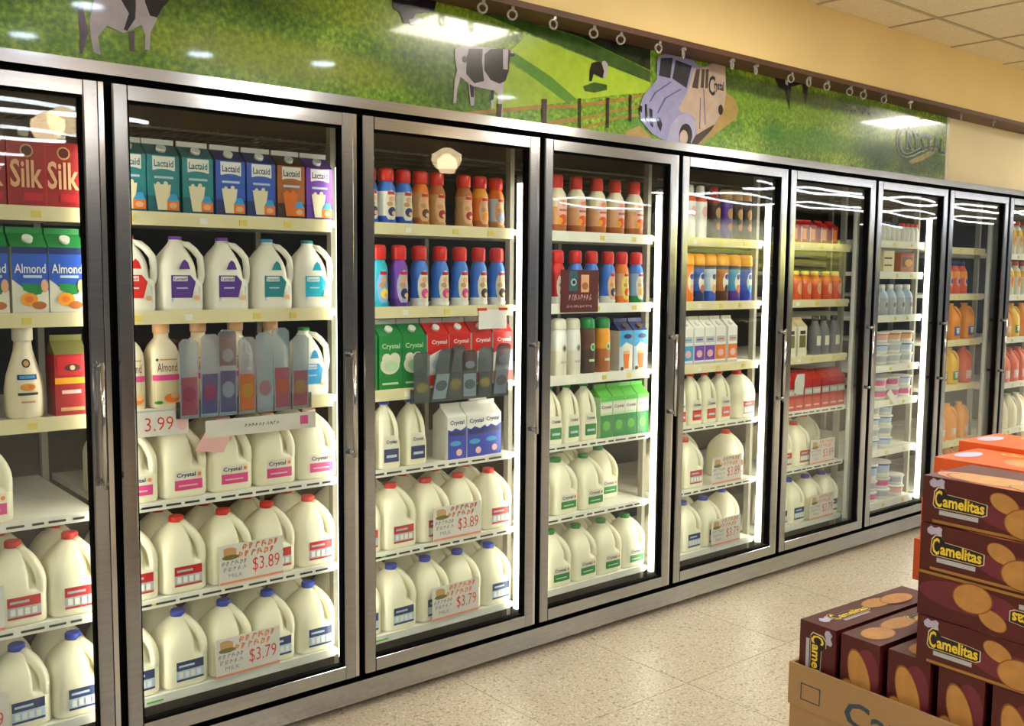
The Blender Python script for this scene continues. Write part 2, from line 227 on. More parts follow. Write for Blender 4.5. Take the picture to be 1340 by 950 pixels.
MURAL=[
('hill','m_bright',[(1.523,2.328),(2.188,2.241),(2.19,2.201),(1.967,2.162),(1.779,2.122),(1.639,2.192),(1.444,2.259)]),
('hill','m_mid',[(1.345,2.244),(1.444,2.259),(1.639,2.192),(1.779,2.122),(1.719,2.106),(1.563,2.171),(1.444,2.221)]),
('hill','m_light',[(1.415,2.222),(1.563,2.171),(1.719,2.106),(1.527,2.067),(1.347,2.03),(1.363,2.129)]),
('hill','m_dark',[(1.08,2.386),(1.344,2.361),(1.561,2.329),(2.188,2.241),(2.187,2.284),(1.794,2.357),(1.56,2.37),(1.378,2.385),(1.208,2.42)]),
('hill','m_trees',[(1.208,2.43),(1.378,2.39),(1.56,2.375),(1.794,2.36),(2.187,2.29),(2.184,2.387),(1.793,2.443),(1.521,2.505)]),
('cow','c_shade',[(-0.054,2.153),(-0.042,2.155),(-0.029,2.086),(-0.046,2.029),(-0.053,2.026),(-0.051,2.082)]),
('cow','c_white',[(-0.009,2.204),(-0.013,2.174),(-0.025,2.122),(-0.024,2.079),(-0.017,2.037),(0.001,2.031),(-0.005,2.079),(0.019,2.112),(0.064,2.099),(0.113,2.129),(0.122,2.102),(0.121,2.064),(0.134,2.064),(0.137,2.112),(0.157,2.153),(0.152,2.182),(0.184,2.214),(0.189,2.248)]),
('cow_patch','c_black',[(0.049,2.222),(0.059,2.187),(0.079,2.154),(0.064,2.109),(0.073,2.106),(0.096,2.143),(0.099,2.18),(0.095,2.223)]),
('cow_patch','c_black',[(0.123,2.236),(0.124,2.192),(0.137,2.158),(0.156,2.156),(0.172,2.185),(0.189,2.206),(0.192,2.234)]),
('cow_patch','c_shade',[(0.008,2.122),(0.021,2.126),(0.057,2.108),(0.064,2.098),(0.019,2.109)]),
('cow','c_shade',[(0.077,2.104),(0.094,2.111),(0.091,2.053),(0.081,2.053)]),
('cow','c_white',[(1.191,2.228),(1.255,2.247),(1.348,2.254),(1.392,2.256),(1.441,2.261),(1.464,2.247),(1.436,2.231),(1.43,2.18),(1.411,2.143),(1.405,2.098),(1.404,2.009),(1.387,2.007),(1.382,2.095),(1.364,2.108),(1.366,2.048),(1.354,2.04),(1.345,2.106),(1.277,2.109),(1.275,2.043),(1.26,2.04),(1.249,2.116),(1.215,2.134),(1.202,2.095),(1.195,2.042),(1.184,2.04),(1.19,2.126),(1.2,2.155),(1.188,2.202)]),
('cow_patch','c_black',[(1.252,2.235),(1.312,2.244),(1.309,2.197),(1.319,2.133),(1.276,2.12),(1.239,2.148),(1.242,2.208)]),
('cow_patch','c_black',[(1.32,2.226),(1.348,2.249),(1.396,2.258),(1.44,2.259),(1.433,2.185),(1.417,2.146),(1.39,2.133),(1.349,2.141),(1.32,2.171)]),
('cow_patch','c_black',[(1.221,2.202),(1.233,2.209),(1.243,2.199),(1.236,2.184),(1.222,2.187)]),
('cow_patch','c_black',[(1.437,2.248),(1.461,2.249),(1.458,2.24),(1.437,2.234)]),
('cow_patch','c_black',[(1.253,2.115),(1.276,2.107),(1.273,2.071),(1.261,2.07)]),
('cow_patch','c_black',[(1.347,2.106),(1.364,2.106),(1.363,2.076),(1.351,2.069)]),
('cow_patch','c_white',[(1.404,2.257),(1.429,2.259),(1.427,2.188),(1.406,2.186)]),
('cow','c_black',[(1.85,2.27),(1.879,2.281),(1.902,2.28),(1.919,2.249),(1.911,2.221),(1.862,2.231),(1.852,2.202),(1.838,2.2),(1.84,2.242)]),
('cow','c_white',[(1.906,2.284),(1.923,2.29),(1.94,2.279),(1.934,2.229),(1.916,2.221),(1.914,2.258)]),
('cow_shadow','m_dark',[(1.807,2.177),(1.867,2.2),(1.938,2.199),(1.939,2.18),(1.868,2.16),(1.816,2.16)]),
('cow','c_black',[(0.931,2.359),(0.937,2.316),(0.962,2.312),(0.978,2.279),(1.007,2.281),(1.027,2.316),(1.102,2.336),(1.117,2.393)]),
('cow_patch','c_white',[(1.0,2.293),(1.044,2.308),(1.062,2.296),(1.025,2.278),(1.003,2.277)]),
('cow','c_black',[(3.009,2.41),(3.286,2.434),(3.313,2.396),(3.295,2.287),(3.255,2.369),(3.169,2.347),(3.162,2.233),(3.128,2.322),(3.071,2.332)]),
('cow_patch','c_white',[(3.113,2.411),(3.137,2.414),(3.141,2.349),(3.121,2.354)]),
('cow','c_black',[(1.945,2.377),(1.996,2.388),(2.007,2.361),(1.978,2.341),(1.956,2.348)]),
('fence_rail','f_rail',[(1.201,2.01),(1.594,2.083),(1.594,2.068),(1.25,2.006)]),
('fence_rail','f_rail',[(1.618,2.082),(1.779,2.107),(1.779,2.092),(1.618,2.069)]),
('fence_rail','f_rail',[(1.804,2.113),(1.931,2.137),(1.931,2.121),(1.805,2.101)]),
('fence_rail','f_rail',[(1.953,2.145),(2.058,2.167),(2.058,2.152),(1.953,2.13)]),
('fence_rail','f_rail',[(1.619,2.022),(1.78,2.058),(1.78,2.043),(1.62,2.007)]),
('fence_rail','f_rail',[(1.806,2.061),(1.932,2.09),(1.932,2.081),(1.806,2.049)]),
('fence_rail','f_rail',[(1.806,2.023),(1.933,2.059),(1.933,2.05),(1.807,2.014)]),
('fence_rail','f_rail',[(1.954,2.102),(2.059,2.126),(2.059,2.117),(1.954,2.09)]),
('fence_rail','f_rail',[(1.955,2.071),(2.116,2.107),(2.116,2.094),(1.955,2.062)]),
('fence_rail','f_rail',[(2.079,2.132),(2.124,2.143),(2.124,2.131),(2.079,2.121)]),
('fence_rail','f_rail',[(2.078,2.172),(2.144,2.187),(2.142,2.177),(2.078,2.16)]),
('fence_post','f_post',[(1.594,2.103),(1.619,2.106),(1.618,2.006),(1.594,2.004)]),
('fence_post','f_post',[(1.783,2.128),(1.796,2.13),(1.797,2.01),(1.784,2.01)]),
('fence_post','f_post',[(1.935,2.15),(1.95,2.151),(1.95,2.032),(1.935,2.032)]),
('fence_post','f_post',[(2.065,2.175),(2.078,2.176),(2.079,2.07),(2.064,2.07)]),
('fence_post','f_post',[(1.379,2.061),(1.402,2.063),(1.398,2.007),(1.381,2.007)]),
('dirt_road','t_road',[(2.045,2.029),(2.13,2.06),(2.193,2.025),(2.221,2.005),(2.046,1.998)]),
('dirt_road','t_road',[(2.678,2.263),(2.751,2.237),(2.773,2.195),(2.755,2.153),(2.631,2.081),(2.495,2.01),(2.436,2.015),(2.494,2.058),(2.598,2.112),(2.665,2.188)]),
('truck_shadow','t_shadow',[(2.471,2.051),(2.606,2.113),(2.588,2.089),(2.495,2.015),(2.421,2.009)]),
('truck','t_lilac',[(2.225,2.344),(2.271,2.37),(2.451,2.369),(2.489,2.346),(2.542,2.353),(2.587,2.381),(2.667,2.37),(2.679,2.268),(2.665,2.188),(2.614,2.119),(2.486,2.058),(2.436,2.015),(2.363,2.007),(2.298,2.011),(2.206,2.033),(2.131,2.083),(2.127,2.141),(2.147,2.184),(2.225,2.257)]),
('truck_side','t_cream',[(2.46,2.334),(2.557,2.354),(2.588,2.382),(2.668,2.371),(2.68,2.258),(2.666,2.183),(2.606,2.117),(2.488,2.058),(2.473,2.123),(2.423,2.146),(2.387,2.138),(2.364,2.154),(2.421,2.236)]),
('truck_hood_line','t_line',[(2.31,2.26),(2.318,2.258),(2.221,2.202),(2.188,2.162),(2.18,2.161),(2.211,2.203)]),
('truck_hood_line','t_line',[(2.372,2.238),(2.379,2.236),(2.285,2.187),(2.237,2.121),(2.228,2.12),(2.272,2.187)]),
('truck_window','t_glass',[(2.246,2.346),(2.32,2.358),(2.307,2.272),(2.236,2.274)]),
('truck_window','t_glass',[(2.339,2.352),(2.442,2.342),(2.412,2.245),(2.32,2.273)]),
('truck_window','t_glass2',[(2.472,2.333),(2.497,2.336),(2.487,2.252),(2.447,2.252)]),
('truck_window','t_glass2',[(2.509,2.336),(2.529,2.339),(2.525,2.259),(2.504,2.259)]),
('truck_window','t_glass2',[(2.536,2.34),(2.556,2.343),(2.552,2.262),(2.535,2.26)]),
('truck_grille','t_black',[(2.153,2.149),(2.166,2.149),(2.175,2.076),(2.158,2.088)]),
('truck_grille','t_black',[(2.18,2.135),(2.2,2.131),(2.207,2.06),(2.189,2.068)]),
('truck_grille','t_black',[(2.226,2.101),(2.249,2.104),(2.263,2.078),(2.254,2.047),(2.234,2.07)]),
('truck_grille','t_black',[(2.124,2.141),(2.139,2.138),(2.137,2.112),(2.125,2.12)]),
('truck_fender','t_lilac2',[(2.295,2.011),(2.317,2.083),(2.365,2.125),(2.423,2.147),(2.476,2.108),(2.473,2.046),(2.45,2.015),(2.418,2.094),(2.368,2.046),(2.363,2.007)]),
('truck_door_line','t_line',[(2.522,2.255),(2.528,2.256),(2.545,2.107),(2.539,2.104)]),
('truck_door_line','t_line',[(2.502,2.217),(2.507,2.218),(2.508,2.084),(2.502,2.081)]),
('truck_wheel','t_black',[(2.456,2.055),(2.455,2.04),(2.449,2.027),(2.44,2.015),(2.428,2.008),(2.415,2.004),(2.402,2.005),(2.39,2.011),(2.38,2.02),(2.374,2.033),(2.371,2.047),(2.373,2.061),(2.378,2.074),(2.387,2.086),(2.399,2.093),(2.412,2.097),(2.425,2.096),(2.437,2.091),(2.447,2.081),(2.454,2.069)]),
('truck_hub','t_cream',[(2.426,2.04),(2.425,2.03),(2.421,2.021),(2.416,2.014),(2.409,2.009),(2.4,2.006),(2.392,2.007),(2.385,2.011),(2.379,2.017),(2.375,2.026),(2.373,2.035),(2.374,2.045),(2.377,2.054),(2.383,2.061),(2.39,2.066),(2.398,2.069),(2.406,2.068),(2.414,2.064),(2.42,2.058),(2.424,2.049)]),
('truck_wheel','t_black',[(2.661,2.182),(2.66,2.175),(2.658,2.169),(2.655,2.163),(2.65,2.16),(2.645,2.158),(2.639,2.159),(2.634,2.161),(2.63,2.166),(2.628,2.172),(2.627,2.178),(2.627,2.185),(2.629,2.192),(2.633,2.197),(2.637,2.201),(2.643,2.203),(2.648,2.202),(2.653,2.2),(2.657,2.195),(2.66,2.189)]),
('logo_halo','l_halo',[(4.323,2.282),(4.274,2.302),(4.206,2.286),(4.162,2.247),(4.144,2.201),(4.153,2.152),(4.192,2.114),(4.261,2.104),(4.334,2.118),(4.417,2.148),(4.496,2.17),(4.574,2.179),(4.602,2.173),(4.625,2.148),(4.675,2.162),(4.643,2.192),(4.58,2.205),(4.483,2.193),(4.394,2.169),(4.313,2.139),(4.263,2.129),(4.228,2.133),(4.2,2.161),(4.192,2.203),(4.207,2.242),(4.238,2.271),(4.26,2.277),(4.287,2.262)]),
('logo_stroke','l_navy',[(4.311,2.276),(4.27,2.295),(4.214,2.282),(4.172,2.246),(4.154,2.201),(4.163,2.154),(4.2,2.118),(4.262,2.11),(4.328,2.124),(4.411,2.153),(4.493,2.175),(4.575,2.184),(4.61,2.176),(4.645,2.153),(4.655,2.156),(4.635,2.189),(4.579,2.2),(4.486,2.188),(4.4,2.163),(4.319,2.134),(4.262,2.122),(4.22,2.129),(4.19,2.159),(4.182,2.203),(4.196,2.243),(4.23,2.274),(4.264,2.284),(4.299,2.269)]),
('logo_halo','l_tan',[(4.285,2.088),(4.367,2.115),(4.461,2.144),(4.557,2.169),(4.548,2.141),(4.422,2.099),(4.318,2.074)])]
# ------------------------------------------------------------------ the room
fl = struct(MB().box(-6, 22, -12, .06, -.06, -.003, 'floor_stone').build('floor'))
TP = .617
tm = MB().box(.0012, TP - .0012, .0012, TP - .0012, -.004, 0, 'floor_stone').mesh('tile')
for i in range(-4, 14):
    for j in range(0, 7):
        o = bpy.data.objects.new('tile', tm); C.objects.link(o); o.parent = fl; o.location = (1.16 + i * TP, .05 - (j + 1) * TP, 0)
ce = struct(MB().box(-6, 22, -12, .06, 2.72, 2.78, 'ceiling_tile').build('ceiling'))
CP = .64
XL = [4.45 + CP * k for k in range(-12, 8)]; YL = [-.33 - CP * k for k in range(0, 9)]
TROF = {(-4, 1), (3, 1), (-11, 1), (-4, 5), (0, 5), (4, 5), (-8, 5)}
cm = MB().box(.008, CP - .008, -CP + .008, -.008, 2.703, 2.72, 'ceiling_tile').mesh('ceiling_tile')
cm2 = MB().box(.008, CP - .008, -.24, -.001, 2.703, 2.72, 'ceiling_tile').mesh('ceiling_tile')
for k in range(-12, 7):
    for j in range(-1, 8):
        if (k, j) in TROF: continue
        o = bpy.data.objects.new('ceiling_tile', cm if j >= 0 else cm2); C.objects.link(o); o.parent = ce
        o.location = (4.45 + CP * k, -.33 - CP * j if j >= 0 else -.08, 0)
gb = MB()
for x in XL: gb.box(x - .009, x + .009, YL[-1], -.08, 2.699, 2.72, 'ceiling_grid')
for y in YL: gb.box(XL[0], XL[-1], y - .009, y + .009, 2.699, 2.72, 'ceiling_grid')
gb.build('ceiling_grid', ce)
# ceiling lights of the store
TROFNAME = {(-4, 1): 'near the cow printed on the mural', (3, 1): 'near the far end of the mural', (-11, 1): 'over the left end of the aisle', (-4, 5): 'behind the camera, second in the back row', (0, 5): 'behind the camera, third in the back row', (4, 5): 'behind the camera, fourth in the back row', (-8, 5): 'behind the camera, first in the back row'}
tp = proto([('frame', MB().box(-.3, .3, -.3, -.27, 2.696, 2.72, 'white').box(-.3, .3, .27, .3, 2.696, 2.72, 'white').box(-.3, -.27, -.27, .27, 2.696, 2.72, 'white').box(.27, .3, -.27, .27, 2.696, 2.72, 'white'), None),
            ('diffuser', MB().box(-.27, .27, -.27, .27, 2.702, 2.72, 'troffer_lens'), None)])
for (k, j), nm in TROFNAME.items():
    place(tp, 'ceiling_light', 'square white ceiling light ' + nm, 'light', (4.45 + CP * (k + .5), -.33 - CP * (j + .5), 0), 0, 'square ceiling lights')
ring = lambda r, z, n=20: [(r * math.cos(2*PI*i/n), r * math.sin(2*PI*i/n), z) for i in range(n)]
dp = proto([('trim_ring', MB().loft([ring(.10, 2.703), ring(.10, 2.694), ring(.075, 2.692), ring(.07, 2.7)], 'white', False, False), None),
            ('lens', MB().loft([ring(.07, 2.696), ring(.07, 2.703)], 'down_lens'), None)])
for i, (x, y) in enumerate([(1.435, -2.75), (2.09, -2.5), (.62, -2.1), (.54, -2.94), (3.6, -2.62), (5.1, -2.62)]):
    place(dp, 'downlight', 'small round recessed ceiling downlight, number %s along the aisle' % ['three', 'four', 'two', 'one', 'five', 'six'][i], 'light', (x, y, 0), 0, 'round ceiling downlights')
sp_ = proto([('housing', MB().box(-.6, .6, -.06, .06, 2.68, 2.72, 'white'), None), ('tube', MB().box(-.58, .58, -.045, .045, 2.66, 2.68, 'strip_lens'), None)])
for r, y in enumerate((-5.35, -7.0, -9.4)):
    for i in range(13):
        x = -2.4 + 1.25 * i if i < 4 else 10.6 + 1.25 * (i - 4)
        place(sp_, 'strip_light', '%s of the slim white strip lights in the %s row behind the aisle' % (['first', 'second', 'third', 'fourth', 'fifth', 'sixth', 'seventh', 'eighth', 'ninth', 'tenth', 'eleventh', 'twelfth', 'thirteenth', 'fourteenth', 'fifteenth'][i], ['first', 'second', 'last'][r]), 'light', (x, y, 0), 0, 'strip lights behind the aisle')
# pendant lamps added for warm reflections, and a snack rack in the next aisle, seen in the door glass
for x, nm in ((4.03, 'farther'), (.95, 'nearer')):
    t = thing('added_pendant_lamp', 'warm glowing pendant lamp added for its reflection in cooler glass, %s of two' % nm, 'lamp', (x, -4.0, 2.31), 0, 'added pendant lamps')
    MB().loft([ring(.075, 0), ring(.10, .05), ring(.10, .11), ring(.03, .16)], 'pendant').build('shade', t); MB().tube([(0, 0, .16), (0, 0, .37)], .004, 'black', 6).build('cord', t)
dr_ = thing('display_rack', 'free standing store rack of yellow-green snack trays mirrored in cooler glass', 'rack', (8.55, -4.25, 0))
MB().box(-1.7, 1.7, -.06, .22, 0, .12, 'darkgrey').build('base', dr_); MB().box(-1.7, 1.7, -.06, -.02, .12, 1.95, 'midgrey').build('back_panel', dr_)
for z in (.50, .95, 1.385, 1.49, 1.595, 1.70, 1.805): MB().box(-1.7, 1.7, -.02, .2, z - .015, z, 'shelfwhite').build('shelf', dr_)
MB().box(-1.7, 1.7, -.06, .42, 2.12, 2.2, 'darkgrey').box(-1.7, 1.7, -.06, -.02, 1.95, 2.12, 'midgrey').build('added_canopy', dr_); MB().box(-1.7, 1.7, .41, .43, 2.02, 2.2, 'darkgrey').build('strip_blocker', dr_); MB().box(-1.65, 1.65, .28, .34, 2.10, 2.12, 'added_rack_glow').build('added_fill_strip', dr_)  # canopy and lamp strip added to brighten the trays, valance added to hide the strip
sk = proto([('box', MB().box(-.55, .55, -.08, .08, 0, .075, 'snack'), None), ('label', MB().patch(lambda u, v: (u, .0806, v), 'snacklight', .5, -.5, .012, .05), None)])
for r, z in enumerate((1.385, 1.49, 1.595, 1.70, 1.805)):
    for i in range(3):
        place(sk, 'snack_tray', 'long yellow-green snack tray, %s on the %s shelf of the display rack' % (['left', 'middle', 'right'][i], ['lowest', 'second lowest', 'middle', 'second highest', 'highest'][r]), 'tray', (7.42 + i * 1.13, -4.14, z), 0, 'snack trays on the display rack')
# walls
struct(MB().box(-6, 22, .06, .16, 2.0, 2.78, 'storewall').build('wall_front'))
struct(MB().box(-6, -.80, -.02, .16, 0, 2.0, 'storewall').build('wall_front_left')); struct(MB().box(6.21, 22, -.02, .16, 0, 2.0, 'storewall').build('wall_front_right'))
struct(MB().box(-6, 22, -.08, .06, 2.384, 2.72, 'soffit').build('wall_soffit'))
struct(MB().box(-6, 22, -.088, .0595, 2.372, 2.384, 'brown_trim').box(-6, 22, -.088, -.08, 2.384, 2.394, 'brown_trim').build('trim_1'))
struct(MB().box(-6, 22, -12.1, -12, 0, 2.78, 'storeback').build('wall_back')); struct(MB().box(-6.1, -6, -12, .06, 0, 2.78, 'storeback').build('wall_left')); struct(MB().box(22, 22.1, -12, .06, 0, 2.78, 'storeback').build('wall_right'))
struct(MB().box(-.9, 6.3, 1.3, 1.36, 0, 2.1, 'coolerdark').build('wall_cooler_back')); struct(MB().box(-.9, -.84, .16, 1.3, 0, 2.1, 'coolerdark').build('wall_cooler_left')); struct(MB().box(6.24, 6.3, .16, 1.3, 0, 2.1, 'coolerdark').build('wall_cooler_right'))
struct(MB().box(-.84, 6.24, .165, 1.3, 2.0, 2.1, 'coolerdark').build('ceiling_cooler')); struct(MB().box(-.84, 6.24, .06, 1.3, 0, .06, 'coolerfloor').build('floor_cooler'))

# ------------------------------------------------------------------ mural
mu = thing('mural_panel', 'long glossy printed mural of cows, fence and milk truck above the coolers', 'mural', (0, .06, 2.0))
mb = MB().box(-4, 4.70, -.012, 0, 0, .371, 'mural_grass'); bo = mb.build('board', mu)
MB().box(4.70, 4.735, -.014, 0, 0, .371, 'mural_edge').build('edge_strip', mu)
LV = {'m_bright': 3, 'm_mid': 2, 'm_light': 1, 'm_dark': 4, 'm_trees': 5, 'm_teal': 5, 'c_white': 7, 'c_black': 8, 'c_shade': 6, 'f_rail': 6, 'f_post': 9, 't_road': 10, 't_shadow': 11, 't_lilac': 12, 't_cream': 13, 't_line': 14, 't_glass': 14, 't_glass2': 14, 't_black': 16, 't_lilac2': 15, 'l_halo': 6, 'l_navy': 7, 'l_tan': 6}
for nm, m, pts in MURAL:
    lv = LV[m] + (6 if nm == 'truck_hub' else 0) + (2 if nm == 'cow_patch' and m == 'c_white' else 0)
    y = -.012 - .0004 * lv
    MB().poly([(x, y, z - 2.0) for x, z in pts], m).build(nm, mu)
f_ = lambda lv: (lambda u, v: (u, -.012 - .0004 * lv, v - 2.0))
MB().text(f_(7), 'RYSTAL', 'l_halo', 4.475, 2.20, .44, .105, .05).text(f_(9), 'RYSTAL', 'l_navy', 4.475, 2.20, .42, .085, .01).build('lettering', mu)
MB().text(f_(16), 'C', 'l_navy', 2.578, 2.277, .045, .085, .02).text(f_(16), 'rystal', 'l_navy', 2.628, 2.277, .065, .05, .02).build('lettering', mu)
# clear plastic sign hooks under the soffit edge
rg = proto([('ring', MB().tube([(.016 * math.cos(a * PI / 8), 0, -.026 + .016 * math.sin(a * PI / 8)) for a in range(16)], .0045, 'clearwhite', 6, up=Vector((0, 1, 0)), closed=True), None),
            ('clip', MB().box(-.006, .006, -.012, .012, -.012, 0, 'clearwhite'), None)])
RX = [1.19, 1.321, 1.513, 1.715, 1.86, 2.075, 2.224, 2.541, 2.707, 2.968, 3.109, 3.257, 3.455, 3.579, 3.773, 4.036, 4.592, 4.993]
OR2 = ['first', 'second', 'third', 'fourth', 'fifth', 'sixth', 'seventh', 'eighth', 'ninth', 'tenth', 'eleventh', 'twelfth', 'thirteenth', 'fourteenth', 'fifteenth', 'sixteenth', 'seventeenth', 'eighteenth']
for i, x in enumerate(RX):
    place(rg, 'sign_hook', '%s clear plastic ring from left hanging under the brown soffit trim' % OR2[i], 'hook', (x + .03, -.07, 2.372), random.uniform(-.6, .6), 'clear rings under the soffit')

# ------------------------------------------------------------------ cooler front
cf = thing('cooler_facade', 'long stainless steel surround of the row of glass cooler doors', 'cooler', (0, 0, 0))
MB().box(-.80, 6.21, -.03, .06, 1.967, 2.0, 'steel_h').build('header', cf)
MB().box(-.80, 6.21, .004, .06, 1.944, 1.967, 'gasket').box(-.80, 6.21, .004, .06, .098, .116, 'gasket').build('seal', cf)
MB().box(-.80, 6.21, -.028, .06, .03, .1, 'steel_h').build('sill', cf)
MB().box(-.80, 6.21, .03, .06, 0, .03, 'toe').build('toe_kick', cf)
for k in range(0, 10):
    x = (k - 1) * W - .01
    p = MB().box(x - .012, x + .022, .012, .066, .116, 1.944, 'gasket').build('mullion', cf)
    MB().box(x - .0165, x - .003, -.012, .012, .112, 1.95, 'chrome').build('trim_strip', p)
# glass doors
def pane(bow, ph):
    b = MB(); nu, nv = 14, 20; x0, x1, z0, z1 = .046, .708, .158, 1.911
    def yy(u, v): return -bow * (1 - u*u) * (1 - .8 * v*v) - .0004 * math.sin(3.1 * u + ph) * math.cos(4.3 * v + ph)
    rows = []
    for side in (0, 1):
        for j in range(nv + 1):
            for i in range(nu + 1):
                u, v = -1 + 2*i/nu, -1 + 2*j/nv
                b.v.append((x0 + (x1-x0)*(u+1)/2, yy(u, v) if not side else .006 - yy(u, v), z0 + (z1-z0)*(v+1)/2))
    n = (nu+1)*(nv+1)
    for j in range(nv):
        for i in range(nu):
            a = j*(nu+1)+i; b.face((a, a+1, a+nu+2, a+nu+1), 'glass', True); b.face((n+a, n+a+nu+1, n+a+nu+2, n+a+1), 'glass', True)
    return b
def stile(x0, x1, z0, z1, m):
    c = .004; return MB().loft([[(x0 + c, -.022, z0), (x1 - c, -.022, z0), (x1, -.018, z0), (x1, .011, z0), (x0, .011, z0), (x0, -.018, z0)], [(x0 + c, -.022, z1), (x1 - c, -.022, z1), (x1, -.018, z1), (x1, .011, z1), (x0, .011, z1), (x0, -.018, z1)]], m, sm=False)
def rail(z0, z1):
    c = .0006; pr = [(-.022, z0 + c), (-.022, z1 - c), (-.0214, z1), (.011, z1), (.011, z0), (-.0214, z0)]
    return MB().loft([[(.048, y, z) for y, z in pr], [(.705, y, z) for y, z in pr]], 'steel_h', sm=False)
st1 = stile(.006, .048, .116, 1.948, 'steel').mesh('stile'); st2 = stile(.705, .746, .116, 1.948, 'steel').mesh('stile'); rl1 = rail(.116, .16).mesh('rail'); rl2 = rail(1.909, 1.948).mesh('rail')
gk = MB().box(.048, .054, -.010, .010, .16, 1.909, 'gasket').box(.699, .705, -.010, .010, .16, 1.909, 'gasket').box(.054, .699, -.010, .010, .16, .166, 'gasket').box(.054, .699, -.010, .010, 1.903, 1.909, 'gasket').mesh('gasket')
hb = MB().tube([(.725, -.055, .86), (.725, -.055, 1.205)], .006, 'chrome', 10).mesh('handle')
hm = MB().tube([(.725, -.02, 0), (.725, -.056, 0)], .009, 'steel', 10).mesh('mount')
for d in range(1, 10):
    x0 = (d - 2) * W
    dr = thing('cooler_door', 'glass cooler door with steel frame and bar handle, %s from the left' % DOORN[d], 'door', (x0, 0, .116), 0, 'glass cooler doors')
    def part(n, me, par=None, z=-.116):
        o = bpy.data.objects.new(n, me); C.objects.link(o); o.parent = par or dr; o.location = (0, 0, z); return o
    part('stile', st1); part('stile', st2); part('rail', rl1); part('rail', rl2); part('gasket', gk)
    part('glass_pane', pane(.0022 + .0006 * (d % 3), d * 1.7).mesh('glass_pane'))
    h = part('handle', hb); part('mount', hm, h, .875); part('mount', hm, h, 1.19)
# lamps on the mullions
OFF = {6, 8}
for d in range(1, 10):
    x = (d - 2) * W
    t = thing('cooler_lamp', '%s vertical lamp tube on the mullion right of the %s cooler door' % ('unlit grey' if d in OFF else 'bright white', DOORN[d]), 'light', (x, .085, .13), 0, 'vertical lamps in the coolers')
    m = 'tube_off' if d in OFF else 'tube_on'
    MB().box(.760, .786, -.014, .022, 0, 1.68, 'upright').build('housing', t)
    MB().loft([[(.760 + a, b, z) for a, b in ((0, -.010), (-.012, -.010), (-.016, -.002), (-.016, .006), (-.012, .014), (0, .014))] for z in (.02, 1.66)], m, sm=False).build('tube', t)
    MB().tube([(.752, .002, 1.66), (.752, .002, 1.685)], .012, 'midgrey', 10).build('end_cap', t); MB().tube([(.752, .002, -.005), (.752, .002, .02)], .012, 'midgrey', 10).build('end_cap', t)
    if d < 9:
        MB().box(.786, .802, -.012, .017, .02, 1.66, m).build('tube', t)
# shelf racks
SZ = {}
for d in range(1, 7): SZ[d] = [1.618, 1.331, 1.044, .765, .470, .172]
SZ[7] = [1.650, 1.478, 1.236, .954, .757, .476, .172]
SZ[8] = [1.631, 1.350, 1.068, .792, .440, .172]
SZ[9] = [1.609, 1.340, 1.058, .756, .441, .172]
upm = MB().box(-.010, .010, -.014, .014, .06, 1.95, 'upright').mesh('upright')
wires = MB()
for i in range(24): wires.box(.05 + i * .0295, .054 + i * .0295, .16, .85, 1.872, 1.876, 'wire')
for y in (.16, .30, .44, .58, .72, .85): wires.box(.046, .764, y - .003, y + .003, 1.866, 1.872, 'wire')
wires = wires.mesh('wire_top')
def slots(z, th):
    b = MB(); x = .05
    while x < .70:
        w = random.choice((.03, .045, .06)); b.box(x, min(x + w, .725), .1035, .1055, z - th * .62, z - th * .35, 'darkgrey'); x += w + random.choice((.012, .02))
    return b
for d in range(1, 10):
    x0 = (d - 2) * W
    rk = thing('shelf_rack', 'steel rack of product shelves behind the %s cooler door' % DOORN[d], 'rack', (x0, .1, .06), 0, 'racks inside the cooler')
    def part(n, me, par=None, loc=(0, -.1, -.06)):
        o = bpy.data.objects.new(n, me); C.objects.link(o); o.parent = par or rk; o.location = loc; return o
    for ux, uy in ((.772, .74), (.772, .17)): part('upright', upm, None, (ux, uy - .1, -.06))
    part('wire_top', wires)
    nms = ['top', 'second', 'third', 'fourth', 'fifth', 'bottom'] if d != 7 else ['top', 'second', 'third', 'fourth', 'fifth', 'sixth', 'bottom']
    for i, z in enumerate(SZ[d]):
        up = i < 3 or d >= 7
        th = .036 if up else .023
        lipm = 'shelfcream' if up and d not in (4, 7, 9) else 'shelfwhite'
        s = thing('cooler_shelf', '%s shelf%s with price rail, behind the %s cooler door' % (nms[i], '' if i in (0, len(nms) - 1) else ' from top', DOORN[d]), 'shelf', (x0, .1, z), 0, 'shelves inside the cooler')
        at = (0, -.1, -z)
        part('deck', MB().box(.022, .752, .109, .75, z - .02, z, 'shelfwhite').mesh('deck'), s, at)
        q = part('price_rail', MB().box(.022, .737, .1055, .109, z - th, z + .004, lipm).mesh('price_rail'), s, at)
        if not up and i < len(nms) - 1:
            so = part('slot_row', slots(z, th).mesh('slot_row'), q, (0, 0, 0)); so['kind'] = 'stuff'
        for k in range(4 if up else 1):
            tx = .10 + k * .165 + random.uniform(-.03, .03)
            c = ('tagyellow', 'white', 'tagyellow', 'tagyellow')[k] if up else random.choice(('lime', 'yellow', 'white'))
            part('price_tag', MB().box(tx, tx + (.024 if up else .05), .1035, .1055, z - th + .009, z - .009, c).mesh('price_tag'), q, (0, 0, 0))
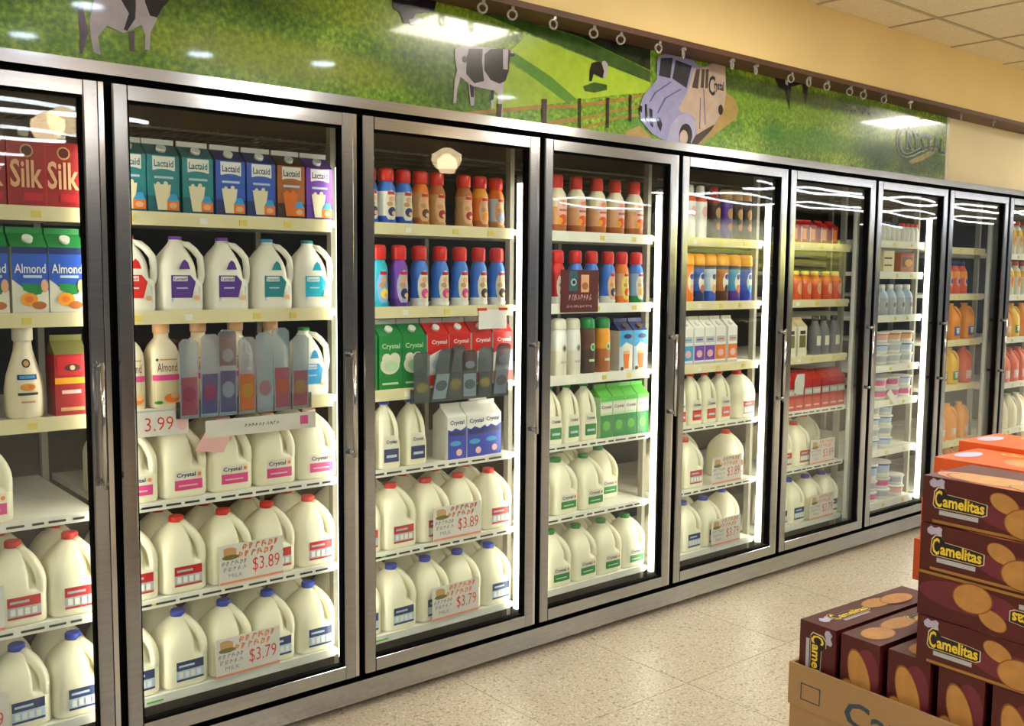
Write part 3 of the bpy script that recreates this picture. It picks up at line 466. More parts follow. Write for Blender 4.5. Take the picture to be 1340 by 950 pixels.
# ------------------------------------------------------------------ products
def draw(b, design, fn, sw, sh, nu=1, nv=1):
    """flat print: design items in units of the panel (sw wide, sh high); fn(eps) -> (u,v)->xyz"""
    for i, it in enumerate(design):
        f = fn(.0005 + .0004 * i); k, m = it[0], it[-1]
        if k == 'r': b.patch(f, m, it[1]*sw, it[2]*sw, it[3]*sh, it[4]*sh, False, nu, nv)
        elif k == 'e': b.patch(f, m, (it[1]-it[3])*sw, (it[1]+it[3])*sw, (it[2]-it[4])*sh, (it[2]+it[4])*sh, True, max(nu, 4), 8)
        elif k == 'p': b.poly([f(u*sw, v*sh) for u, v in it[1]], m)
        elif k == 't': b.text(f, it[1], m, it[2]*sw, it[3]*sh, it[4]*sw, it[5]*sh, it[6])
    return b
def carton(w, d, h, body, gable, fin, capm, design, side=None):
    hb = h * .77; hr = h * .93; a, c = w/2, d/2
    b = MB().box(-a, a, -c, c, 0, hb, body)
    b.poly([(-a, -c, hb), (a, -c, hb), (a, -.004, hr), (-a, -.004, hr)], gable).poly([(a, c, hb), (-a, c, hb), (-a, .004, hr), (a, .004, hr)], gable)
    b.poly([(-a, c, hb), (-a, -c, hb), (-a, -.004, hr), (-a, .004, hr)], gable).poly([(a, -c, hb), (a, c, hb), (a, .004, hr), (a, -.004, hr)], gable)
    b.box(-a, a, -.004, .004, hr - .002, h, fin)
    parts = [('body', b, None), ('label', draw(MB(), design, lambda e: (lambda u, v: (u, -c - e, v)), w, hb), None)]
    if capm:
        sl = math.atan2(hr - hb, c - .004); nx = Vector((0, -math.sin(sl), math.cos(sl))); mid = Vector((0, -c * .55, hb + (hr - hb) * .45))
        parts.append(('cap', MB().tube([mid, mid + nx * .012], .014, capm, 12), None))
    return proto(parts)
def sering(a, z, n, N=28, ax=1):
    out = []
    for i in range(N):
        t = 2*PI*i/N; c, s = math.cos(t), math.sin(t); r = a / (abs(c)**n + abs(s)**n)**(1/n); out.append((r*c*ax, r*s, z))
    return out
def interp(prof, z):
    for (z0, a0), (z1, a1) in zip(prof, prof[1:]):
        if z0 <= z <= z1: return a0 + (a1-a0)*(z-z0)/max(1e-6, z1-z0)
    return prof[-1][1]
def bottle(prof, bands, cap, capprof, design, n=2, nu=8):
    """prof: (z, radius); bands: (z from, material); cap: material; capprof: (z, radius)"""
    def bm(z): return [m for zz, m in bands if zz <= z + 1e-6][-1]
    b = MB().loft([sering(r, z, n if r > .024 else 2) for z, r in prof], [bm(z) for z, r in prof[:-1]])
    N = len(b.m)
    p = [('body', b, None)]
    if design:
        p.append(('label', draw(MB(), design, lambda e: (lambda u, v: (lambda r: (r*math.sin(u/r), -r*math.cos(u/r), v) if n == 2 else (u, -r * max(.05, 1 - abs(u/r)**n)**(1/n), v))(interp(prof, v) + e)), 1, 1, nu, 4), None))
    if cap: p.append(('cap', MB().loft([sering(r, z, 2, 20) for z, r in capprof], cap), None))
    return proto(p)
def jug(a, h, body, cap, capr, ang, recess, hth, design, n=5, capz=.955, old=False):
    zs = [(0, .90), (.02, .975), (.06, 1), (.20, 1), (.36, 1), (.42, 1), (.47, 1), (.54, .995), (.60, .975), (.66, .93), (.71, .87), (.76, .79), (.81, .68), (.855, .55), (.895, .40), (.92, .30), (.97, .28)]
    if old: zs = [(0, .90), (.02, .985), (.06, 1), (.20, 1), (.36, 1), (.42, 1), (.47, .995), (.54, .97), (.60, .93), (.66, .86), (.71, .78), (.76, .68), (.81, .57), (.85, .46), (.90, .34), (.93, .28), (.97, .28)]
    rings = []; N = 48
    def ex(f): return n if f < .55 else max(2, n - (f - .55) / .33 * (n - 2))
    def rad(f, k, t): e = ex(f); c, s = math.cos(t), math.sin(t); return a*k / (abs(c)**e + abs(s)**e)**(1/e)
    for f, k in zs:
        rr = []; g = smooth((f - .40) / .10) * (1 - smooth((f - .80) / .10))
        for i in range(N):
            t = 2*PI*i/N; dt = (t - ang + PI) % (2*PI) - PI
            r = rad(f, k, t) * (1 - recess * g * (1 - smooth((abs(dt) - .30) / .26)))
            rr.append((r*math.cos(t), r*math.sin(t), f*h))
        rings.append(rr)
    b = MB().loft(rings, body)
    path = []
    for f in (.905, .87, .82, .76, .70, .64, .58, .52, .46, .40):
        k = interp(zs, f); path.append((rad(f, k, ang) - hth * .85, f))
    path.append((path[-1][0] - hth * .8, .36))
    if old: co = rad(.4, 1, ang) / a; path = [(a*r, f) for r, f in ((.28, .89), (.55, .885), (.80, .82), (.93*co, .72), (.97*co, .60), (.98*co, .48), (.94*co, .40), (.80*co, .35))]
    H = MB().tube([(r*math.cos(ang), r*math.sin(ang), h*z) for r, z in path], hth*1.25, body, 10, hth, up=Vector((math.cos(ang), math.sin(ang), 0)))
    parts = [('body', b, None), ('handle', H, None), ('cap', MB().loft([ring(capr, capz*h), ring(capr, h - .003), ring(capr - .003, h)], cap), None)]
    if design: parts.append(('label', draw(MB(), design, lambda e: (lambda u, v: (u, -(a + e) * max(.02, 1 - abs(u/a)**n)**(1/n) - e, v)), a, h, 8, 1), None))
    return proto(parts)
F2 = -PI/4
def milk(cap, c1, c2, cry=False):
    if cry: ds = [('r', -.50, .68, .11, .37, 'offwhite'), ('r', -.50, .68, .11, .245, c1), ('t', 'Crystal', -.02, .305, .80, .075, .02, 'navy'), ('r', -.35, .45, .16, .18, c2), ('e', .54, .31, .08, .026, 'orange')]
    else: ds = [('r', -.50, .68, .10, .37, c1), ('r', -.50, .68, .13, .25, c2)] + [('r', x, x + .17, .15, .23, 'white') for x in (-.40, -.15, .10, .35)] + [('r', -.42, .25, .30, .33, c2)]
    return jug(.0735, .227, 'milk', cap, .0225, F2, .42, .0135, ds, capz=.91)
K = {}
K['gal_red'] = (milk('red', 'crimson', 'silver'), 'milk_jug', 'red-capped gallon milk jug', 'jug', .15)
K['gal_blue'] = (milk('royal', 'navy', 'lightblue'), 'milk_jug', 'blue-capped gallon milk jug', 'jug', .15)
K['gal_pink'] = (milk('palepink', 'pink', 'palepink', True), 'milk_jug', 'pink-labelled gallon milk jug', 'jug', .15)
K['gal_green'] = (milk('green', 'green', 'palegreen', True), 'milk_jug', 'green-capped gallon milk jug', 'jug', .15)
def half(cap, c1): return jug(.047, .235, 'milk', cap, .019, -PI/3.2, .38, .0085, [('r', -.6, .7, .10, .50, 'offwhite'), ('r', -.6, .7, .10, .30, c1), ('t', 'Crystal', .05, .40, .95, .07, .02, 'navy'), ('r', -.4, .5, .17, .21, 'lightblue')], 6)
K['half_blue'] = (half('royal', 'navy'), 'milk_jug', 'blue-capped half gallon milk jug', 'jug', .096)
K['half_green'] = (half('green', 'green'), 'milk_jug', 'green-capped half gallon milk jug', 'jug', .096)
K['half_red'] = (half('red', 'red'), 'milk_jug', 'red-capped half gallon milk jug', 'jug', .096)
def lj(cap, c1): return jug(.068, .224, 'milkwhite', cap, .020, -PI/6, .55, .0105, [('p', [(-.6, .48), (.25, .48), (.72, .32), (.72, .13), (-.6, .13)], 'lightblue'), ('p', [(-.6, .48), (.25, .48), (.5, .39), (.3, .18), (-.6, .18)], c1), ('r', -.52, .12, .40, .465, 'white'), ('t', 'Lactaid', -.20, .432, .55, .04, .02, c1), ('r', -.4, .1, .30, .32, 'lightblue'), ('e', .5, .22, .16, .06, 'offwhite'), ('e', .52, .18, .13, .035, 'peach'), ('p', [(-.28, .56), (.22, .56), (.12, .65), (-.03, .69), (-.16, .65)], c1)], 4, old=True)
for k, cp, c1, nm in (('lj_purple', 'violet', 'purple', 'purple-capped white plastic milk jug'), ('lj_blue', 'sky', 'teal', 'blue-capped white plastic milk jug'), ('lj_teal', 'teal', 'cyan', 'teal-capped white plastic milk jug'), ('lj_red', 'red', 'red', 'red-labelled white plastic milk jug'), ('lj_kid', 'green', 'sky', 'white milk jug with a colourful label')):
    K[k] = (lj(cp, c1), 'milk_jug', nm, 'jug', .136)
def lact(c, c2, drink): return carton(.094, .094, .218, c, c2, 'white', 'white', [('r', -.5, .5, 0, .30, c2), ('r', -.34, .36, .74, .98, 'white'), ('t', 'Lactaid', .01, .86, .60, .12, .015, c2), ('e', .0, .73, .30, .035, c), ('r', -.30, .30, .60, .64, 'lightblue'), ('p', [(-.32, .50), (.22, .50), (.12, .06), (-.20, .06)], drink), ('e', -.18, .51, .06, .03, drink), ('e', .05, .52, .07, .035, drink), ('r', .08, .46, .06, .22, 'orange'), ('p', [(.08, .22), (.46, .22), (.36, .34), (.20, .34)], 'sky'), ('e', .27, .14, .12, .05, 'peach')])
for k, c, c2, dr, nm in (('la_teal', 'teal', 'tealdark', 'cream', 'teal'), ('la_navy', 'blue', 'navy', 'cream', 'navy'), ('la_brown', 'caramel', 'choc', 'orange', 'brown'), ('la_purple', 'violet', 'purple', 'cream', 'purple')):
    K[k] = (lact(c, c2, dr), 'milk_carton', nm + ' gable-top milk carton', 'carton', .095)
K['silk'] = (carton(.094, .094, .232, 'deepred', 'choc', 'darkgrey', 'offwhite', [('r', -.5, -.46, 0, 1, 'crimson'), ('e', .02, .84, .18, .10, 'tan'), ('e', .02, .84, .14, .075, 'maroon'), ('t', 'Silk', 0, .50, .86, .42, .02, 'peach'), ('r', -.1, .42, .10, .22, 'crimson')]), 'milk_carton', 'dark red gable-top soy milk carton', 'carton', .095)
K['almond'] = (carton(.092, .094, .235, 'offwhite', 'green', 'green', 'white', [('p', [(-.5, 1), (.5, 1), (.5, .36), (.15, .30), (-.12, .36), (-.5, .52)], 'blue'), ('p', [(-.5, 1), (.5, 1), (.5, .9), (-.5, .9)], 'navy'), ('p', [(-.25, .46), (.3, .44), (.3, .30), (.1, .28), (-.2, .36)], 'green'), ('t', 'Almond', .0, .68, .86, .14, .01, 'white'), ('r', -.2, .32, .54, .58, 'lightblue'), ('e', -.05, .22, .24, .10, 'amber'), ('e', -.06, .22, .12, .05, 'orange'), ('e', .22, .13, .20, .06, 'caramel'), ('e', .38, .42, .10, .10, 'peach'), ('r', -.5, .5, 0, .03, 'silver')]), 'milk_carton', 'blue and green almond drink carton', 'carton', .095)
K['maroonbox'] = (carton(.085, .09, .225, 'deepred', 'olive', 'olive', None, [('r', -.5, .5, .52, .62, 'amber'), ('r', -.42, .42, .66, .96, 'crimson'), ('e', .05, .78, .25, .06, 'choc'), ('e', .05, .78, .08, .04, 'peach'), ('r', -.3, .3, .36, .42, 'palepink'), ('r', -.35, .4, .08, .14, 'tan')]), 'drink_carton', 'maroon drink carton with yellow band', 'carton', .09)
K['cr_green'] = (carton(.095, .095, .245, 'green', 'green', 'silver', 'white', [('t', 'Crystal', 0, .80, .78, .12, .02, 'palegreen'), ('e', -.05, .46, .42, .17, 'offwhite'), ('e', .15, .55, .25, .14, 'offwhite'), ('e', -.2, .58, .2, .1, 'offwhite'), ('e', 0, .45, .3, .1, 'palegreen'), ('r', -.4, .3, .10, .14, 'palegreen')]), 'milk_carton', 'green and white gable-top milk carton', 'carton', .095)
K['cr_red'] = (carton(.095, .095, .245, 'white', 'red', 'silver', 'white', [('r', -.5, .5, .80, 1, 'red'), ('p', [(-.5, .8), (.5, .8), (.5, .62), (.1, .70), (-.5, .58)], 'red'), ('t', 'Crystal', .05, .84, .7, .10, .02, 'white'), ('r', -.5, .5, 0, .22, 'red'), ('e', 0, .42, .3, .1, 'lightblue')]), 'milk_carton', 'red and white gable-top milk carton', 'carton', .095)
K['cr_blue'] = (carton(.085, .095, .205, 'white', 'white', 'white', None, [('r', -.5, .5, 0, .66, 'royal'), ('p', [(-.5, .66), (.5, .66), (.5, .76), (.2, .68), (-.1, .74), (-.3, .68), (-.5, .72)], 'royal'), ('t', 'Crystal', 0, .86, .76, .13, .02, 'navy'), ('r', -.42, .42, .56, .66, 'navy'), ('e', .1, .16, .16, .08, 'palepink'), ('e', -.1, .38, .3, .06, 'sky')]), 'milk_carton', 'blue and white milk carton', 'carton', .095)
K['cr_smallgreen'] = (carton(.072, .09, .225, 'palegreen', 'lime', 'lime', None, [('r', -.5, .5, .62, .86, 'offwhite'), ('t', 'Crystal', 0, .75, .8, .10, .02, 'navy'), ('r', -.5, .5, 0, .56, 'green'), ('e', 0, .3, .3, .12, 'lime'), ('r', -.5, .5, .9, 1, 'lime')]), 'milk_carton', 'bright green gable-top buttermilk carton', 'carton', .095)
def juicec(c, nm): return (carton(.07, .09, .22, 'white', 'white', 'offwhite', 'white', [('r', -.5, .5, .12, .52, c), ('r', -.42, .42, .60, .76, 'silver'), ('r', -.3, .3, .66, .70, c), ('e', 0, .3, .3, .1, 'palepink'), ('r', -.5, .5, 0, .08, 'silver')]), 'drink_carton', nm + ' and white drink carton', 'carton', .095)
K['ju_purple'] = juicec('violet', 'purple'); K['ju_orange'] = juicec('orange', 'orange'); K['ju_blue'] = juicec('sky', 'blue')
K['redcarton'] = (carton(.07, .09, .205, 'crimson', 'red', 'deepred', None, [('r', -.5, .5, .50, .72, 'silver'), ('r', -.4, .4, .54, .66, 'offwhite'), ('e', 0, .28, .25, .13, 'red'), ('r', -.35, .35, .12, .17, 'palepink')]), 'milk_carton', 'red milk carton with silver band', 'carton', .095)
K['coffee_carton'] = (carton(.082, .085, .222, 'offwhite', 'navy', 'navy', 'brown', [('p', [(-.5, 1), (.5, 1), (.5, .62), (0, .72), (-.5, .55)], 'sky'), ('r', -.5, -.3, 0, .6, 'lightblue'), ('p', [(-.2, .50), (.26, .50), (.18, .06), (-.12, .06)], 'peach'), ('p', [(-.2, .42), (.26, .42), (.18, .06), (-.12, .06)], 'orange'), ('e', .1, .86, .3, .06, 'navy'), ('e', -.3, .06, .12, .05, 'brown')]), 'drink_carton', 'blue and white iced coffee carton', 'carton', .088)
PB = [(0, .028), (.004, .032), (.03, .033), (.06, .033), (.09, .0305), (.12, .0325), (.138, .0295), (.150, .024), (.162, .0205)]
CB = [(.157, .0245), (.160, .0268), (.196, .0268), (.205, .022), (.207, .012)]
def creamer(s, top, mid, low, swirl, blob): return bottle([(z*s, r) for z, r in PB], [(0, low), (.03*s, mid), (.09*s, mid), (.12*s, top)], 'red', [(z*s, r) for z, r in CB], [('e', .003, .066*s, .027, .058*s, swirl), ('r', -.012, .018, .108*s, .119*s, 'crimson'), ('e', .004, .092*s, .012, .010*s, 'peach'), ('e', -.004, .074*s, .012, .009*s, 'tan'), ('e', .005, .046*s, .017, .017*s, blob), ('e', .012, .040*s, .010, .008*s, 'peach'), ('r', -.026, .028, .006*s, .016*s, low)])
for k, a in (('c_blue', (.93, 'creamblue', 'white', 'blue', 'offwhite', 'navy')), ('c_tan', (.93, 'orange', 'tan', 'caramel', 'peach', 'brown')), ('c_brown', (.93, 'caramel', 'tan', 'tan', 'peach', 'deepred')), ('c_orange', (.93, 'amber', 'orange', 'caramel', 'peach', 'amber')), ('c_tanblue', (.93, 'orange', 'lightblue', 'tan', 'peach', 'creamsky')), ('c_cyan', (1.05, 'cyan', 'cyan', 'cyan', 'creamsky', 'lemon')), ('c_purple', (1.05, 'violet', 'violet', 'purple', 'lilac', 'navy')), ('c_bluepink', (1.05, 'creamblue', 'creamblue', 'white', 'offwhite', 'pink')), ('c_bluebrown', (1.05, 'creamblue', 'creamblue', 'white', 'offwhite', 'choc')), ('c_red', (1.05, 'red', 'crimson', 'white', 'offwhite', 'crimson')), ('c_bluedark', (1.05, 'creamblue', 'creamblue', 'white', 'peach', 'navy')), ('c_peach', (1.05, 'orange', 'peach', 'orange', 'lemon', 'ojred')), ('c_green', (1.05, 'creamblue', 'creamsky', 'green', 'offwhite', 'amber'))):
    nm = {'c_blue': 'blue and white', 'c_tan': 'orange and tan', 'c_brown': 'brown and tan', 'c_orange': 'orange', 'c_tanblue': 'tan and pale blue', 'c_cyan': 'turquoise', 'c_purple': 'purple', 'c_bluepink': 'bright blue', 'c_bluebrown': 'blue and brown', 'c_red': 'red', 'c_bluedark': 'blue and navy', 'c_peach': 'peach', 'c_green': 'blue and green'}[k]
    K[k] = (creamer(*a), 'creamer_bottle', nm + ' creamer bottle with red cap', 'bottle', .068)
PW = [(0, .036), (.005, .041), (.03, .042), (.10, .0425), (.135, .041), (.155, .034), (.172, .024), (.18, .021)]
K['wide'] = (bottle(PW, [(0, 'caramel'), (.03, 'peach'), (.05, 'cream'), (.13, 'almondmilk')], 'red', [(.174, .0235), (.177, .026), (.217, .026), (.226, .021), (.228, .01)], [('e', .0, .10, .026, .035, 'palepink'), ('e', .004, .115, .016, .012, 'orangeink'), ('e', .0, .05, .022, .020, 'ojred'), ('e', -.015, .045, .012, .012, 'amber'), ('r', -.02, .02, .082, .09, 'caramel')]), 'creamer_bottle', 'large cream creamer bottle with red cap', 'bottle', .086)
PT = [(0, .031), (.004, .034), (.05, .0345), (.10, .0335), (.15, .0345), (.165, .034)]
def tallc(m1, m2, blob, cap='amber'): return bottle(PT, [(0, m1), (.05, m2), (.10, m2), (.15, 'navy' if m1 != 'orange' else 'orange')], cap, [(.165, .0345), (.17, .036), (.205, .0345), (.216, .03), (.22, .02)], [('e', 0, .09, .020, .045, 'offwhite'), ('e', .003, .115, .013, .013, 'royal'), ('e', .002, .06, .014, .02, blob), ('r', -.02, .025, .014, .024, m1)])
for k, a, nm in (('y_orange', ('orange', 'orange', 'peach'), 'orange'), ('y_blue', ('navy', 'blue', 'caramel'), 'navy'), ('y_white', ('blue', 'lightblue', 'peach'), 'pale blue'), ('y_brown', ('brown', 'caramel', 'choc'), 'brown'), ('y_blueorange', ('purple', 'sky', 'orange'), 'sky blue'), ('y_royal', ('royal', 'blue', 'sky'), 'royal blue')):
    K[k] = (tallc(*a), 'creamer_bottle', nm + ' creamer bottle with yellow cap', 'bottle', .072)
PR = [(0, .029), (.005, .032), (.165, .032), (.185, .026), (.195, .016)]
for k, b0, cp, nm in (('can_red', [(0, 'white'), (.03, 'crimson'), (.09, 'red'), (.13, 'ojred')], 'white', 'red whipped cream can'), ('can_dark', [(0, 'choc'), (.05, 'maroon'), (.12, 'green'), (.15, 'deepred')], 'red', 'dark red and green bottle'), ('can_grey', [(0, 'purple'), (.05, 'deepred'), (.10, 'darkgrey'), (.15, 'navy')], 'tan', 'dark bottle with tan cap'), ('can_rust', [(0, 'choc'), (.03, 'ojred'), (.08, 'choc'), (.15, 'darkgrey')], 'tan', 'rust and black bottle with tan cap')):
    K[k] = (bottle(PR, b0, cp, [(.19, .018), (.215, .02), (.235, .017), (.238, .01)] if cp != 'tan' else [(.185, .029), (.225, .029), (.23, .025)], [('e', 0, .12, .018, .025, 'palepink' if 'red' in k else 'tan'), ('e', 0, .06, .015, .018, 'white' if 'red' in k else 'caramel')]), 'bottle', nm, 'bottle', .066)
PSB = [(0, .032), (.004, .035), (.10, .0355), (.16, .034), (.185, .031)]
for k, b0, cp, d, nm in (('tall_brown', [(0, 'choc'), (.04, 'brown')], 'green', 'palegreen', 'brown creamer bottle with green cap'), ('tall_orange', [(0, 'caramel'), (.04, 'amber')], 'green', 'palegreen', 'amber creamer bottle with green cap'), ('tall_white', [(0, 'offwhite'), (.04, 'white')], 'offwhite', 'silver', 'plain white tall bottle')):
    K[k] = (bottle(PSB, b0, cp, [(.185, .031), (.19, .033), (.222, .031), (.23, .02)], [('e', .004, .11, .013, .016, d), ('e', .004, .11, .008, .010, 'green' if cp == 'green' else 'olive'), ('r', -.015, .015, .05, .06, d)]), 'bottle', nm, 'bottle', .072)
K['califia'] = (bottle([(0, .040), (.006, .047), (.03, .05), (.08, .050), (.12, .044), (.155, .033), (.185, .025), (.205, .0225), (.215, .022)], [(0, 'almondmilk')], 'offwhite', [(.212, .024), (.215, .0265), (.248, .0265), (.252, .023)], [('e', 0, .152, .011, .012, 'darkgrey'), ('e', 0, .152, .007, .008, 'tan'), ('r', -.026, .026, .108, .122, 'navy'), ('r', -.020, .020, .111, .119, 'sky'), ('e', 0, .088, .020, .010, 'amber'), ('e', .008, .088, .008, .006, 'orange'), ('r', -.026, .026, .066, .073, 'darkgrey'), ('r', -.018, .018, .045, .05, 'tan')]), 'almond_bottle', 'cream curvy almond milk bottle with white cap', 'bottle', .1)
K['almbottle'] = (bottle([(0, .041), (.005, .046), (.06, .047), (.13, .0465), (.165, .044), (.185, .036), (.198, .026), (.207, .0215), (.225, .021)], [(0, 'almondmilk')], 'peach', [(.222, .0235), (.225, .0245), (.248, .0245), (.252, .02)], [('r', -.040, .040, .012, .085, 'beige'), ('r', -.042, .042, .083, .100, 'pink'), ('t', 'Almond', 0, .122, .060, .026, 0, 'brown'), ('e', .012, .03, .024, .014, 'orange'), ('e', .022, .038, .014, .01, 'peach'), ('e', -.03, .145, .004, .004, 'choc'), ('r', -.022, .03, .143, .147, 'tan'), ('e', -.028, .018, .012, .005, 'green')], 4), 'almond_bottle', 'cream square almond milk bottle with pink band', 'bottle', .095)
def tub(r, h, m1, m2, lid='white'): return proto([('cup', MB().loft([ring(r*.86, 0), ring(r*.9, h*.3), ring(r*.96, h*.75), ring(r, h*.88)], ['white', m1, m2]), None), ('lid', MB().loft([ring(r*1.06, h*.86), ring(r*1.06, h*.97), ring(r, h)], lid), None)])
for k, a, nm in (('tub_pink', ('pink', 'lilac'), 'pink'), ('tub_blue', ('lightblue', 'blue'), 'blue'), ('tub_red', ('palepink', 'orangeink'), 'pale red'), ('tub_grey', ('silver', 'lightblue'), 'pale grey'), ('tub_orange', ('peach', 'caramel'), 'tan')):
    K[k] = (tub(.056, .062, *a), 'tub', nm + ' lidded dairy tub', 'tub', .12)
    K[k + '_tall'] = (tub(.056, .098, *a), 'tub', 'tall ' + nm + ' dairy tub', 'tub', .12)
def orange(m, lab, cap): return jug(.058, .225, m, cap, .021, -PI/5, .45, .0095, [('r', -.6, .6, .12, .36, lab), ('e', 0, .24, .3, .07, 'offwhite'), ('r', -.4, .4, .30, .33, 'white')], 3, old=True)
for k, a, nm in (('oj_orange', ('oj', 'blue', 'amber'), 'orange juice jug with blue label'), ('oj_yellow', ('ojyellow', 'green', 'ojyellow'), 'yellow juice jug with green label'), ('oj_red', ('ojred', 'palepink', 'red'), 'red-orange juice jug'), ('oj_plain', ('oj', 'peach', 'oj'), 'plain orange juice jug'), ('oj_cream', ('almondmilk', 'offwhite', 'palegreen'), 'pale cream juice jug')):
    K[k] = (orange(*a), 'juice_jug', nm, 'jug', .118)
K['oj_small'] = (bottle([(0, .034), (.005, .039), (.10, .040), (.14, .036), (.165, .022), (.18, .018)], [(0, 'ojred'), (.04, 'oj'), (.11, 'ojred')], 'navy', [(.175, .021), (.20, .021), (.205, .017)], [('e', 0, .08, .022, .03, 'peach'), ('e', 0, .08, .012, .016, 'royal')]), 'juice_bottle', 'orange juice bottle with dark cap', 'bottle', .085)
K['oj_tall'] = (bottle([(0, .036), (.005, .04), (.12, .04), (.16, .034), (.185, .02), (.20, .018)], [(0, 'offwhite'), (.03, 'peach'), (.08, 'ojyellow'), (.14, 'offwhite')], 'ojred', [(.196, .021), (.22, .021), (.224, .017)], [('e', 0, .09, .024, .04, 'oj'), ('e', 0, .10, .012, .018, 'ojred')]), 'juice_bottle', 'white and orange juice bottle', 'bottle', .085)
K['pale_bottle'] = (bottle([(0, .034), (.004, .038), (.10, .038), (.125, .03), (.14, .02), (.15, .018)], [(0, 'silver'), (.03, 'offwhite'), (.09, 'lightblue')], 'white', [(.147, .021), (.17, .021), (.174, .017)], [('r', -.024, .024, .04, .08, 'silver'), ('e', 0, .06, .014, .014, 'midgrey')]), 'bottle', 'pale grey dairy bottle with white cap', 'bottle', .08)
K['mini_red'] = (bottle([(0, .02), (.003, .023), (.06, .023), (.08, .017), (.09, .014)], [(0, 'white'), (.02, 'red'), (.05, 'white')], 'red', [(.088, .016), (.105, .016), (.108, .013)], [('r', -.014, .014, .025, .045, 'white')]), 'yogurt_bottle', 'small red and white yogurt bottle', 'bottle', .05)
K['mini_blue'] = (bottle([(0, .02), (.003, .023), (.06, .023), (.08, .017), (.09, .014)], [(0, 'white'), (.02, 'lightblue'), (.05, 'white')], 'navy', [(.088, .016), (.105, .016), (.108, .013)], [('r', -.014, .014, .025, .045, 'white')]), 'yogurt_bottle', 'small blue and white yogurt bottle', 'bottle', .05)
K['pack_brown'] = (proto([('box', MB().box(-.07, .07, -.05, .05, 0, .11, 'caramel'), None), ('label', draw(MB(), [('r', -.4, .4, .3, .8, 'brown'), ('e', .1, .5, .3, .2, 'amber'), ('r', -.45, .45, .85, .95, 'red')], lambda e: (lambda u, v: (u, -.05 - e, v)), .14, .11), None)]), 'egg_carton', 'brown cardboard package', 'box', .1)
K['pack_cream'] = (proto([('box', MB().box(-.055, .055, -.05, .05, 0, .12, 'cream'), None), ('label', draw(MB(), [('r', -.45, .3, .62, .70, 'brown'), ('r', -.45, .3, .30, .36, 'brown')], lambda e: (lambda u, v: (u, -.05 - e, v)), .11, .12), None)]), 'package', 'cream paper package', 'box', .1)
K['pack_red'] = (carton(.065, .08, .12, 'deepred', 'crimson', 'red', None, [('r', -.2, .3, .2, .8, 'orange'), ('r', -.4, -.25, .1, .9, 'palepink')]), 'drink_carton', 'short red carton', 'carton', .08)
K['pack_orange'] = (bottle([(0, .034), (.004, .037), (.10, .037), (.12, .025), (.13, .02)], [(0, 'ojred'), (.05, 'orange')], 'lemon', [(.127, .022), (.145, .022), (.148, .018)], [('e', 0, .06, .02, .03, 'peach')]), 'juice_bottle', 'small orange juice bottle', 'bottle', .078)
K['greybottle'] = (bottle([(0, .03), (.004, .033), (.12, .033), (.15, .024), (.165, .016), (.18, .016)], [(0, 'midgrey'), (.05, 'beige'), (.10, 'midgrey')], 'darkgrey', [(.178, .018), (.2, .018), (.203, .014)], [('r', -.02, .02, .05, .1, 'offwhite')]), 'bottle', 'grey and beige drink bottle', 'bottle', .07)
K['cream_carton'] = (carton(.075, .08, .2, 'offwhite', 'beige', 'tan', None, [('r', -.35, .35, .3, .7, 'olive'), ('r', -.3, .3, .74, .86, 'darkgrey')]), 'drink_carton', 'off-white drink carton with olive label', 'carton', .085)

SHN = ['top', 'second', 'third', 'fourth', 'fifth', 'bottom']
SH7 = ['top', 'second', 'third', 'fourth', 'fifth', 'sixth', 'bottom']
DX = -.016
def row(d, s, items, y=0, rowname='', jit=.004):
    names = SH7 if d == 7 else SHN; n = len(items)
    for i, it in enumerate(items):
        x, k = it[0], it[1]; yo = it[2] if len(it) > 2 else 0; zo = it[3] if len(it) > 3 else 0
        pr, nm, desc, cat, dep = K[k]
        extra = it[4] if len(it) > 4 else pos(i, n)
        label = '%s, %s%s, %s shelf, %s cooler door' % (desc, rowname, extra, names[s], DOORN[d])
        place(pr, nm, label, cat, ((d - 2) * W + x + DX, .116 + dep/2 + y + yo + random.uniform(0, jit), SZ[d][s] + zo), random.uniform(-.03, .03), '%s shelf of the %s cooler door' % (names[s], DOORN[d]))
def jugs(d, s, xs, k, back=True):
    row(d, s, [(x, k) for x in xs], rowname='front row, ' if back else '')
    if back: row(d, s, [(x + .004, k) for x in xs], y=.158, rowname='back row, ')
row(1, 0, [(.515, 'silk'), (.612, 'silk'), (.708, 'silk')]); row(1, 1, [(.515, 'almond'), (.612, 'almond'), (.708, 'almond')])
row(1, 2, [(.48, 'califia'), (.60, 'califia'), (.712, 'maroonbox', .01)]); row(1, 3, [(.485, 'gal_pink')])
jugs(1, 4, [.41, .562, .712], 'gal_red'); jugs(1, 5, [.41, .562, .712], 'gal_blue')
row(2, 0, [(.11, 'la_teal'), (.207, 'la_teal'), (.31, 'la_teal'), (.413, 'la_navy'), (.514, 'la_navy'), (.617, 'la_brown'), (.716, 'la_purple')])
row(2, 1, [(.118, 'lj_red'), (.262, 'lj_purple'), (.410, 'lj_purple'), (.560, 'lj_blue'), (.704, 'lj_teal')])
row(2, 2, [(.10, 'almbottle'), (.206, 'almbottle'), (.32, 'almbottle'), (.44, 'almbottle'), (.56, 'almbottle'), (.69, 'lj_kid')])
jugs(2, 3, [.106, .256, .407, .558, .708], 'gal_pink'); jugs(2, 4, [.100, .250, .401, .552, .703], 'gal_red'); jugs(2, 5, [.097, .248, .398, .549, .700], 'gal_blue')
row(3, 0, [(.145, 'c_blue'), (.216, 'c_blue'), (.288, 'c_blue'), (.358, 'c_tan'), (.428, 'c_brown'), (.552, 'c_brown'), (.626, 'c_orange'), (.704, 'c_tanblue')])
